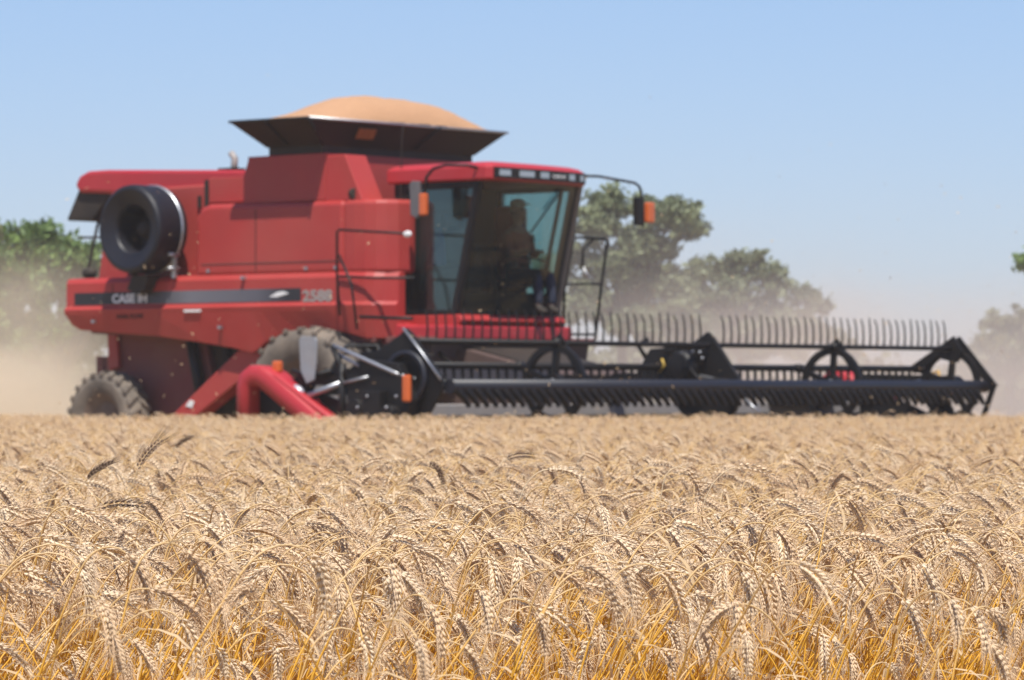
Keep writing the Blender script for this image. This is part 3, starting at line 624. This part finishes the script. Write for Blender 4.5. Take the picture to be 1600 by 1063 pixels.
def tree(name, label, loc, blobs, th, lm, dens=1.0, leaf=.11, seed=1, cat='tree', trunk_r=.22):
    """blobs: (x, y, z, r) leaf clumps in metres from the trunk foot"""
    rg = np.random.default_rng(seed)
    root = empty(name, loc); tag(root, label, cat, 'trees behind the field')
    tk = MB()
    pts = [(0, 0, -.1), (.05, 0, th * .3), (-.06, .05, th * .65), (0, 0, th)]
    tk.tube(pts, [trunk_r, trunk_r * .85, trunk_r * .7, trunk_r * .6], 9)
    tk.build('trunk', BARK, root)
    lb = MB()
    for (x, y, z, r) in blobs:
        mid = (x * .45 + rg.uniform(-.2, .2), y * .4, th + (z - th) * .55)
        lb.tube([(0, 0, th * .9), mid, (x, y, z)], [trunk_r * .5, trunk_r * .28, trunk_r * .08], 6)
        for k in range(4):
            d = rg.normal(size=3); d /= np.linalg.norm(d)
            lb.tube([(x * .8, y * .8, th + (z - th) * .85), (x + d[0] * r * .8, y + d[1] * r * .8, z + d[2] * r * .7)], [trunk_r * .12, .015], 4)
    lb.build('limbs', BARK, root)
    V = []; T = []
    for (x, y, z, r) in blobs:
        ns = max(8, int(22 * r * r * dens))
        for s_ in range(ns):
            d = rg.normal(size=3); d /= np.linalg.norm(d); q = r * rg.uniform(.2, 1.15)
            c_ = np.array([x, y, z]) + d * q * np.array([1, 1, .8]); cr = rg.uniform(.14, .40) * (.6 + r * .22)
            nl = int(110 * cr / .4)
            pp = c_ + rg.normal(size=(nl, 3)) * cr * np.array([.6, .6, .38])
            t0 = rg.uniform(0, .75)
            for p in pp:
                a = rg.normal(size=3); a /= np.linalg.norm(a); b = rg.normal(size=3); b -= a * a.dot(b); b /= np.linalg.norm(b)
                l = leaf * rg.uniform(.6, 1.3)
                V += [p - a * l, p - b * l * .45, p + a * l, p + b * l * .45]; T.append(min(1, t0 + rg.uniform(0, .3)))
    V = np.array(V, dtype=np.float32); n = len(T)
    me = bpy.data.meshes.new('crown'); me.vertices.add(n * 4); me.loops.add(n * 4); me.polygons.add(n)
    me.vertices.foreach_set('co', V.ravel()); me.loops.foreach_set('vertex_index', np.arange(n * 4, dtype=np.int32))
    me.polygons.foreach_set('loop_start', np.arange(0, n * 4, 4, dtype=np.int32)); me.update()
    at = me.attributes.new('tone', 'FLOAT', 'FACE'); at.data.foreach_set('value', np.array(T, dtype=np.float32))
    me.materials.append(lm); o = bpy.data.objects.new('crown', me); COL.objects.link(o); o.parent = root
    return root
def px_tree(name, label, Y, pxs, base_px, th, lm, **k):
    s_ = 6000 / Y; X0 = (base_px - 800) / s_
    rg = random.Random(k.get('seed', 1))
    bl = []
    for (px, py, r) in pxs:
        x = (px - 800) / s_ - X0; z = CAM_H + (608 - py) / s_
        bl.append((x, rg.uniform(-.5, .5) * r / s_ * 1.6, z, r / s_))
        if r > 25: bl.append((x + rg.uniform(-.3, .3), rg.choice((-1, 1)) * r / s_, z - rg.uniform(0, .6), r / s_ * .8))
    return tree(name, label, (X0, Y, 0), bl, th, lm, **k)
px_tree('broadleaf_tree', 'dense green tree cut by the left edge of the photo', 88, [(-30, 400, 45), (10, 375, 38), (-25, 470, 50), (15, 440, 45), (20, 510, 45), (-40, 560, 50), (35, 400, 25)], -15, 1.6, LEAF3, seed=3, dens=2)
px_tree('broadleaf_tree', 'dense green tree rising behind the rear of the combine', 92, [(75, 375, 32), (45, 400, 30), (100, 395, 35), (60, 440, 42), (110, 440, 40), (140, 400, 30), (75, 500, 40), (160, 450, 40), (200, 430, 40), (130, 520, 45), (30, 545, 40)], 95, 1.4, LEAF3, seed=5, dens=1.8)
px_tree('broadleaf_tree', 'tallest hazy tree just right of the cab', 112, [(870, 480, 34), (1060, 470, 34), (1080, 520, 34), (1040, 330, 34), (1075, 335, 28), (1010, 320, 26), (950, 320, 28), (930, 345, 28), (985, 375, 34), (1040, 385, 26), (1075, 350, 26), (950, 410, 36), (1000, 430, 36), (1040, 430, 30), (925, 450, 34), (970, 490, 40), (1020, 500, 40), (900, 400, 28), (860, 420, 30)], 975, 3.0, LEAF_HAZED, seed=8, dens=2.4)
px_tree('broadleaf_tree', 'low spreading dusty tree beyond the middle of the reel', 118, [(1060, 450, 28), (1090, 425, 20), (1180, 530, 34), (1290, 520, 24), (1330, 545, 20), (1155, 405, 22), (1180, 400, 18), (1120, 420, 26), (1150, 440, 30), (1200, 430, 24), (1225, 450, 22), (1260, 465, 20), (1100, 460, 30), (1150, 490, 36), (1205, 485, 28), (1250, 500, 26), (1280, 480, 12), (1100, 510, 36), (1230, 530, 30)], 1160, 2.2, LEAF_HAZED, seed=9, dens=2.4)
px_tree('broadleaf_tree', 'small pale tree beyond the far end of the reel', 135, [(1555, 500, 20), (1580, 510, 20), (1600, 495, 22), (1545, 540, 22), (1580, 550, 26), (1620, 530, 30), (1560, 580, 24)], 1580, 1.5, LEAF2, seed=12, dens=1.2)
px_tree('broadleaf_tree', 'tree just outside the right edge with one branch tip showing', 80, [(1662, 400, 36), (1710, 380, 50), (1606, 410, 8), (1680, 470, 55), (1660, 540, 40)], 1700, 2.6, LEAF3, seed=13, dens=1.0)
# far hedge line: one mass
hv = []; ht = []
rg = np.random.default_rng(21)
for i in range(5200):
    x = rg.uniform(-45, 60); top = 1.6 + .9 * math.sin(x * .31) + .7 * math.sin(x * .83 + 1)
    c_ = np.array([x, rg.uniform(172, 182), max(.1, rg.uniform(0, max(.9, top + .8)))])
    t0 = rg.uniform(0, .8)
    for k in range(7):
        p = c_ + rg.normal(size=3) * .32; a = rg.normal(size=3); a /= np.linalg.norm(a); b = rg.normal(size=3); b -= a * a.dot(b); b /= np.linalg.norm(b); l = rg.uniform(.2, .4)
        hv += [p - a * l, p - b * l * .5, p + a * l, p + b * l * .5]; ht.append(t0)
n = len(ht); me = bpy.data.meshes.new('far_wood'); me.vertices.add(n * 4); me.loops.add(n * 4); me.polygons.add(n)
me.vertices.foreach_set('co', np.array(hv, dtype=np.float32).ravel()); me.loops.foreach_set('vertex_index', np.arange(n * 4, dtype=np.int32))
me.polygons.foreach_set('loop_start', np.arange(0, n * 4, 4, dtype=np.int32)); me.update()
me.attributes.new('tone', 'FLOAT', 'FACE').data.foreach_set('value', np.array(ht, dtype=np.float32)); me.materials.append(LEAF2)
fw = bpy.data.objects.new('far_wood', me); COL.objects.link(fw); tag(fw, 'low hazy line of scrub along the far edge of the field', 'wood', kind='stuff')

# ------------------------------------------------------------------ wheat
def wheat_mat(name, base, alt, low=None, transl=.25):
    m = bpy.data.materials.new(name); m.use_nodes = True
    n = m.node_tree.nodes; L = m.node_tree.links; bs = n['Principled BSDF']; bs.inputs['Roughness'].default_value = .5; bs.inputs['Specular IOR Level'].default_value = .35
    oi = n.new('ShaderNodeObjectInfo'); mx = n.new('ShaderNodeMix'); mx.data_type = 'RGBA'
    mx.inputs[6].default_value = (*base, 1); mx.inputs[7].default_value = (*alt, 1); L.new(oi.outputs['Random'], mx.inputs[0]); out = mx.outputs[2]
    if low:
        at = n.new('ShaderNodeAttribute'); at.attribute_name = 'hgt'; m2 = n.new('ShaderNodeMix'); m2.data_type = 'RGBA'
        mr = n.new('ShaderNodeMapRange'); mr.inputs[1].default_value = .63; mr.inputs[2].default_value = .785
        L.new(at.outputs['Fac'], mr.inputs[0]); L.new(mr.outputs[0], m2.inputs[0]); m2.inputs[6].default_value = (*low, 1); L.new(out, m2.inputs[7]); out = m2.outputs[2]
    L.new(out, bs.inputs['Base Color'])
    tr = n.new('ShaderNodeBsdfTranslucent'); L.new(out, tr.inputs[0]); ms_ = n.new('ShaderNodeMixShader'); ms_.inputs[0].default_value = transl
    L.new(bs.outputs[0], ms_.inputs[1]); L.new(tr.outputs[0], ms_.inputs[2]); L.new(ms_.outputs[0], n['Material Output'].inputs[0])
    return m
EAR = wheat_mat('wheat_ear', (.74, .53, .325), (.86, .69, .48), transl=.12)
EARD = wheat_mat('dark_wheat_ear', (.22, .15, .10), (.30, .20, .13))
STEM = wheat_mat('wheat_straw', (.76, .58, .34), (.84, .68, .46), low=(.88, .50, .06), transl=.3)
LEAFW = wheat_mat('wheat_leaf', (.66, .48, .27), (.78, .60, .38), transl=.4)

def wheat_plant(seed, dark=False, droop=None, height=.75, lean=None, ear_len=None, awn=None, split=False):
    rg = random.Random(seed); V = []; F = []; MI = []
    def add(vs, fs, mi):
        k = len(V); V.extend(Vector(q) for q in vs)
        for f in fs: F.append(tuple(i + k for i in f)); MI.append(mi)
    droop = rg.choice([rg.uniform(140, 176), rg.uniform(140, 176), rg.uniform(120, 160), rg.uniform(80, 130)]) if droop is None else droop
    lean = rg.uniform(10, 38) if lean is None else lean
    el = rg.uniform(.050, .076) if ear_len is None else ear_len
    # centre line: bends in the x-z plane; stem then ear
    neck = rg.uniform(.05, .11); ang = R(lean * .4); p = Vector((0, 0, 0)); pts = [p.copy()]
    n1 = 7; L1 = height - .02
    for i in range(n1):
        ang += R(lean * .9) / n1 * (i / n1 * 2); p = p + Vector((math.sin(ang), 0, math.cos(ang))) * (L1 - neck * .6) / n1; pts.append(p.copy())
    n2 = 7; tot = R(droop) - ang
    for i in range(n2):
        ang += tot * .85 / n2 * (.4 + 1.2 * i / n2); p = p + Vector((math.sin(ang), 0, math.cos(ang))) * neck / n2; pts.append(p.copy())
    ear0 = len(pts) - 1; n3 = 10; tot = R(min(178, droop + rg.uniform(10, 40))) - ang
    side = rg.uniform(-.25, .25); ep = [p.copy()]; ea = [ang]
    for i in range(n3):
        ang += tot / n3 * (1.6 - 1.2 * i / n3); p = p + Vector((math.sin(ang), side * .6, math.cos(ang))).normalized() * el / n3; ep.append(p.copy()); ea.append(ang)
    top = max(q.z for q in pts + ep); dz = height - top
    # scale stem part so the arc top sits at `height`
    k = height / top
    pts = [Vector((q.x * k, q.y, q.z * k)) for q in pts]; off = pts[-1] - ep[0]; ep = [q + off for q in ep]
    m = MB(); rs = [.0019 - .0008 * i / len(pts) for i in range(len(pts))]; m.tube(pts, rs, 4, False); add(m.v, m.f, 1)
    # spikelets
    ns = rg.randint(15, 19); up = Vector((0, 1, 0))
    roll = rg.uniform(0, math.pi)
    for i in range(ns):
        t = (i + .3) / ns * n3; j = min(int(t), n3 - 1); c_ = ep[j].lerp(ep[j + 1], t - j); T = (ep[j + 1] - ep[j]).normalized()
        S = T.cross(up).normalized(); S2 = T.cross(S); sd_ = 1 if i % 2 else -1
        O_ = (S * math.cos(roll) + S2 * math.sin(roll)) * sd_; W = T.cross(O_)
        sz = (.55 + .45 * math.sin(math.pi * min(1, (i + 1.5) / (ns + 1)) ** .8))
        for lobe in (-1, 1, 0):
            d = (T * 1.0 + O_ * (.42 if lobe else .25) + W * lobe * .30 + Vector([rg.uniform(-.12, .12) for _ in range(3)])).normalized()
            ln = .0135 * sz * rg.uniform(.9, 1.15); wd = .0021 * sz * (1.0 if lobe else 1.15)
            a = c_ + O_ * .0022 + W * lobe * .0018; e1 = d.cross(O_ if lobe else W).normalized(); e2 = d.cross(e1)
            vs = [a]
            for h, rr_ in ((.25, .85), (.6, 1.0)):
                for q in range(4):
                    an = q * math.pi / 2 + .5; vs.append(a + d * ln * h + (e1 * math.cos(an) + e2 * math.sin(an)) * wd * rr_)
            vs.append(a + d * ln)
            fs = [(0, 1 + (q + 1) % 4, 1 + q) for q in range(4)] + [(1 + q, 1 + (q + 1) % 4, 5 + (q + 1) % 4, 5 + q) for q in range(4)] + [(5 + q, 5 + (q + 1) % 4, 9) for q in range(4)]
            add(vs, fs, 0)
            if lobe or i > ns - 3:
                al = (rg.uniform(.02, .055) if awn is None else awn) ; tip = a + d * ln; ad = (T * 1.2 + d * .8 + Vector([rg.uniform(-.2, .2) for _ in range(3)])).normalized()
                b1 = tip + ad * al; wv = e1 * .0005
                add([tip - wv, tip + wv, b1], [(0, 1, 2)], 0)
                wv = e2 * .0005; add([tip - wv, tip + wv, b1], [(0, 1, 2)], 0)
    # dry leaves
    for q in range(rg.randint(1, 3)):
        j = rg.randint(1, 7); s0 = pts[j]; az = rg.uniform(0, 6.28); hd = Vector((math.cos(az), math.sin(az), 0)); pl = rg.uniform(.5, 1.1); vs = []; p = s0.copy(); a_ = pl; wl = rg.uniform(.0016, .0032)
        for i in range(7):
            wv = hd.cross(Vector((0, 0, 1))) * wl * (1 - i / 6.5) + Vector((0, 0, wl * .5 * math.sin(i * 1.3)))
            vs += [p - wv, p + wv]; p = p + (hd * math.cos(a_) + Vector((0, 0, math.sin(a_)))) * .028; a_ -= rg.uniform(.2, .55)
        add(vs, [(2 * i, 2 * i + 1, 2 * i + 3, 2 * i + 2) for i in range(6)], 2)
    def mk(nm, sel, mats):
        used = sorted({i for f, mi in zip(F, MI) if mi in sel for i in f}); mp = {a: b for b, a in enumerate(used)}
        me = bpy.data.meshes.new(nm); me.from_pydata([tuple(V[i]) for i in used], [], [tuple(mp[i] for i in f) for f, mi in zip(F, MI) if mi in sel])
        for mm in mats: me.materials.append(mm)
        if len(mats) > 1: me.polygons.foreach_set('material_index', [mi for mi in MI if mi in sel])
        me.polygons.foreach_set('use_smooth', [mi < 2 for mi in MI if mi in sel])
        me.attributes.new('hgt', 'FLOAT', 'POINT').data.foreach_set('value', [V[i].z for i in used])
        me.update(); return me
    if split: return mk('ear', (0,), [EARD if dark else EAR]), mk('stem', (1,), [STEM]), mk('leaf', (2,), [LEAFW])
    return mk('wheat_plant', (0, 1, 2), [EARD if dark else EAR, STEM, LEAFW])

vc = bpy.data.collections.new('wheat_variants')
NV = 24; NB = 8
for i in range(NV):
    me = wheat_plant(100 + i, dark=False, height=.75)
    vc.objects.link(bpy.data.objects.new('variant_%02d' % i, me))
def bare_stem(seed):
    rg = random.Random(seed); m = MB(); ln = rg.uniform(14, 42); h = rg.uniform(.60, .74); pts = []; x = z = 0
    for i in range(9): pts.append((x, rg.uniform(-.002, .002), z)); a = R(ln * (.4 + .7 * i / 8)); x += math.sin(a) * h / 8; z += math.cos(a) * h / 8
    k = h / z * 8 / 9; pts = [(p[0], p[1], p[2] * k) for p in pts]
    m.tube(pts, [.0023 - .0009 * i / 8 for i in range(9)], 4, False); ns = len(m.f)
    for q in range(rg.randint(1, 3)):
        p = Vector(pts[rg.randint(3, 7)]); az_ = rg.uniform(0, 6.28); hd = Vector((math.cos(az_), math.sin(az_), 0)); a_ = rg.uniform(.3, 1.2); vs = []; wl = rg.uniform(.0015, .003)
        for i in range(7):
            wv = hd.cross(Vector((0, 0, 1))) * wl * (1 - i / 6.5); vs += [p - wv, p + wv]; p = p + (hd * math.cos(a_) + Vector((0, 0, math.sin(a_)))) * .03; a_ -= rg.uniform(.2, .5)
        m.add(vs, [(2 * i, 2 * i + 1, 2 * i + 3, 2 * i + 2) for i in range(6)])
    me = bpy.data.meshes.new('bare_stem'); me.from_pydata(m.v, [], m.f); me.materials.append(STEM); me.materials.append(LEAFW)
    me.polygons.foreach_set('material_index', [0 if i < ns else 1 for i in range(len(m.f))])
    me.attributes.new('hgt', 'FLOAT', 'POINT').data.foreach_set('value', [v[2] - .04 for v in m.v]); return me
for i in range(NB): vc.objects.link(bpy.data.objects.new('variant_%02d' % (NV + i), bare_stem(500 + i)))
# planting positions
def in_crop(x, y):
    dx, dy = x - MO.x, y - MO.y
    u = dx * math.cos(TH) - dy * math.sin(TH); v = dx * math.sin(TH) + dy * math.cos(TH)
    return (u > 4.95) | (v < -5.9)
PX = []; PY = []
for (y0, y1, dn, mg) in ((4.6, 7.4, 620, 1.0), (7.4, 12, 380, 1.2), (12, 20, 240, 1.5), (20, 34, 170, 2), (34, 56, 120, 3), (56, 110, 14, 6)):
    w0 = .1333 * y1 + mg; cnt = int(dn * 2 * w0 * (y1 - y0)); x = rng.uniform(-w0, w0, cnt); y = rng.uniform(y0, y1, cnt)
    keep = (np.abs(x) < .1333 * y + mg) & in_crop(x, y) & (rng.random(cnt) < np.clip((y - 4.7 - .25 * np.sin(x * 2.3) - .15 * np.sin(x * 6.1 + 1)) / 2.4, 0, 1) ** 1.2); PX.append(x[keep]); PY.append(y[keep])
PX = np.concatenate(PX); PY = np.concatenate(PY); n = len(PX); print('wheat plants', n)
co = np.stack([PX, PY, np.zeros(n)], 1).astype(np.float32)
# stalks lean mostly to the right, in gusts
gust = .5 * np.sin(PX * 1.3 + PY * .7) + .5 * np.sin(PX * .5 - PY * 1.1 + 2)
az = rng.normal(0, .65, n) + gust * .5 - .15
az = np.where(rng.random(n) < .12, az + math.pi, az)
rot = np.stack([rng.normal(0, .05, n), rng.normal(.02, .06, n), az], 1).astype(np.float32)
scl = (1 + rng.normal(0, .035, n) + .02 * gust).astype(np.float32); scl = np.minimum(scl, 1.09)
scl = np.where(rng.random(n) < .55, scl * rng.uniform(.72, .98, n), scl)
scl *= 1 - .0105 * np.maximum(0, PX)
scl = np.where(PY > 18, np.minimum(scl, 1.045), scl); scl *= 1 - .05 * np.clip((PY - 14) / 16, 0, 1)
me = bpy.data.meshes.new('wheat_crop'); me.vertices.add(n); me.vertices.foreach_set('co', co.ravel())
me.attributes.new('rot', 'FLOAT_VECTOR', 'POINT').data.foreach_set('vector', rot.ravel())
me.attributes.new('scl', 'FLOAT', 'POINT').data.foreach_set('value', scl.astype(np.float32))
me.attributes.new('idx', 'INT', 'POINT').data.foreach_set('value', np.where(rng.random(n) < np.where(PY < 7.2, .60, .16), rng.integers(NV, NV + NB, n), rng.integers(0, NV, n)).astype(np.int32)); me.update()
wc = bpy.data.objects.new('wheat_crop', me); COL.objects.link(wc)
tag(wc, 'ripe wheat crop with drooping beige ears filling the foreground up to the combine', 'wheat', kind='stuff')
def scatter(ob, coll):
    ng = bpy.data.node_groups.new('scatter', 'GeometryNodeTree')
    ng.interface.new_socket('Geometry', in_out='INPUT', socket_type='NodeSocketGeometry'); ng.interface.new_socket('Geometry', in_out='OUTPUT', socket_type='NodeSocketGeometry')
    N_ = ng.nodes; L = ng.links; gi = N_.new('NodeGroupInput'); go = N_.new('NodeGroupOutput'); ip = N_.new('GeometryNodeInstanceOnPoints'); ci = N_.new('GeometryNodeCollectionInfo')
    ci.inputs['Collection'].default_value = coll; ci.inputs['Separate Children'].default_value = True; ci.inputs['Reset Children'].default_value = True
    def na(nm, ty):
        a = N_.new('GeometryNodeInputNamedAttribute'); a.data_type = ty; a.inputs[0].default_value = nm; return [o for o in a.outputs if o.enabled][0]
    L.new(gi.outputs[0], ip.inputs['Points']); L.new(ci.outputs[0], ip.inputs['Instance']); ip.inputs['Pick Instance'].default_value = True
    L.new(na('idx', 'INT'), ip.inputs['Instance Index']); L.new(na('rot', 'FLOAT_VECTOR'), ip.inputs['Rotation']); L.new(na('scl', 'FLOAT'), ip.inputs['Scale'])
    L.new(ip.outputs[0], go.inputs[0]); md = ob.modifiers.new('scatter', 'NODES'); md.node_group = ng
scatter(wc, vc)
# a few ears that stand out of the crop, each a thing of its own
def stalk(px, py, Y, height, droop, lean, az, label, dark, seed, el=.085, awn=.04):
    e_, s_, l_ = wheat_plant(seed, dark, droop, height, lean, el, awn, split=True)
    # foot such that the ear's root falls on the aimed spot
    tipx = np.mean([v.co.x for v in e_.vertices]); tipy = np.mean([v.co.y for v in e_.vertices])
    x = (px - 800) / 6000 * Y; ca, sa = math.cos(az), math.sin(az)
    r = empty('wheat_stalk', (x - (tipx * ca - tipy * sa), Y - (tipx * sa + tipy * ca), 0), az)
    tag(r, label, 'wheat stalk', 'wheat stalks standing out of the crop')
    for nm, me_ in (('stem', s_), ('ear', e_), ('leaf', l_)):
        if len(me_.vertices): o = bpy.data.objects.new(nm, me_); COL.objects.link(o); o.parent = r
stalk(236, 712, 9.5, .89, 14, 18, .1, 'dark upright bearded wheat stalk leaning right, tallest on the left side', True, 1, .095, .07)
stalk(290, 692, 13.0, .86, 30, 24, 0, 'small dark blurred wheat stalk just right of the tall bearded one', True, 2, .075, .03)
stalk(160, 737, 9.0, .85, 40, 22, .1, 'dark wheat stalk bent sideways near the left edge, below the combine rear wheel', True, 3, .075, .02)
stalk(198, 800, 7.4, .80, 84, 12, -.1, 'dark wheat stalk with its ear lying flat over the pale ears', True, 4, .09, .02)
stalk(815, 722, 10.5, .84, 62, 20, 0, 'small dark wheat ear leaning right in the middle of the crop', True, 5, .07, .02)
stalk(1192, 742, 8.2, .855, 88, 16, .1, 'pale arched wheat stalk with a long sideways ear, below the reel centre', False, 6, .10, .05)
stalk(1090, 748, 8.6, .845, 150, 8, .2, 'wheat stalk with ear hanging straight down, left of the arched one', False, 7, .08, .03)
stalk(1385, 708, 12.0, .84, 100, 18, 0, 'pale thin wheat stalk arched below the far half of the reel', False, 8, .08, .04)
stalk(895, 748, 8.4, .845, 95, 18, .1, 'pale arched wheat stalk with awns, right of the small dark ear', False, 9, .09, .05)
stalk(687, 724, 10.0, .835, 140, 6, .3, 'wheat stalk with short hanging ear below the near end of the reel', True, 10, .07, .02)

rg = np.random.default_rng(5); cb = MB()
for i in range(900):
    k = rg.random()
    if k < .45: c_ = Vector((rg.normal(-8.2, 2.2), rg.uniform(50, 57), abs(rg.normal(.4, 1.1)) + .3))
    elif k < .8: c_ = Vector((rg.uniform(-6, 7), rg.uniform(36, 47), .7 + abs(rg.normal(0, 1.3))))
    else: c_ = Vector((rg.normal(4.5, 3), rg.uniform(50, 60), .7 + abs(rg.normal(0, 1.2))))
    d = Vector(rg.normal(size=3)).normalized(); e_ = d.cross(Vector(rg.normal(size=3))).normalized(); l = rg.uniform(.006, .020); w_ = rg.uniform(.003, .006)
    n_ = d.cross(e_) * .0015
    cb.add([c_ - d * l - e_ * w_, c_ + d * l - e_ * w_, c_ + d * l + e_ * w_, c_ - d * l + e_ * w_, c_ + n_ * 2], [(0, 1, 2, 3), (0, 4, 1), (1, 4, 2), (2, 4, 3), (3, 4, 0)])
tag(cb.build('flying_chaff', LEAFW, fix=False), 'bits of straw and chaff flying in the air around the combine', 'chaff', kind='stuff')
# ------------------------------------------------------------------ air: haze and dust
def vol_mat(name, col, dens, noise=None):
    m = bpy.data.materials.new(name); m.use_nodes = True; n = m.node_tree.nodes; L = m.node_tree.links; n.clear()
    o = n.new('ShaderNodeOutputMaterial'); pv = n.new('ShaderNodeVolumePrincipled'); pv.inputs['Color'].default_value = (*col, 1); pv.inputs['Density'].default_value = dens
    pv.inputs['Anisotropy'].default_value = 0.0
    L.new(pv.outputs[0], o.inputs['Volume'])
    if noise:
        tc = n.new('ShaderNodeTexCoord'); vl = n.new('ShaderNodeVectorMath'); vl.operation = 'LENGTH'; L.new(tc.outputs['Object'], vl.inputs[0])
        mr = n.new('ShaderNodeMapRange'); mr.interpolation_type = 'SMOOTHSTEP'; mr.inputs[1].default_value = 1.0; mr.inputs[2].default_value = .15; mr.inputs[3].default_value = 0; mr.inputs[4].default_value = 1
        L.new(vl.outputs['Value'], mr.inputs[0])
        nz = n.new('ShaderNodeTexNoise'); nz.inputs['Scale'].default_value = noise; nz.inputs['Detail'].default_value = 5; L.new(tc.outputs['Object'], nz.inputs['Vector'])
        m2 = n.new('ShaderNodeMapRange'); m2.inputs[1].default_value = .41; m2.inputs[2].default_value = .62; m2.inputs[3].default_value = .06; L.new(nz.outputs['Fac'], m2.inputs[0])
        a = n.new('ShaderNodeMath'); a.operation = 'MULTIPLY'; L.new(mr.outputs[0], a.inputs[0]); L.new(m2.outputs[0], a.inputs[1])
        b = n.new('ShaderNodeMath'); b.operation = 'MULTIPLY'; b.inputs[1].default_value = dens; L.new(a.outputs[0], b.inputs[0]); L.new(b.outputs[0], pv.inputs['Density'])
    return m
def plume(c_, r, dens, col, noise, label):
    mb = MB().ellip((0, 0, 0), (1, 1, 1), 20, 12); o = mb.build('dust_cloud', vol_mat('dust', col, dens, noise)); o.location = c_; o.scale = r
    tag(o, label, 'dust', kind='stuff'); return o
plume((-8.2, 54.3, 0.2), (6.4, 6, 3.3), .75, (.97, .84, .66), 3.2, 'golden dust and chaff cloud blowing behind the combine rear wheel')
plume((9, 76, 0.2), (24, 16, 5.2), .12, (.84, .76, .70), 2.0, 'pale drifting dust cloud behind the header and in front of the trees')
plume((4.6, 70, .6), (5.5, 5, 3.9), .22, (.80, .69, .60), 2.4, 'tan dust plume rising behind the cab platform and veiling the trees')
hz = MB().box((-70, -6, -1), (80, 200, 12.5)).build('haze', vol_mat('haze', (.90, .89, .90), .0005)); tag(hz, 'thin dusty haze over the field', 'haze', kind='stuff')
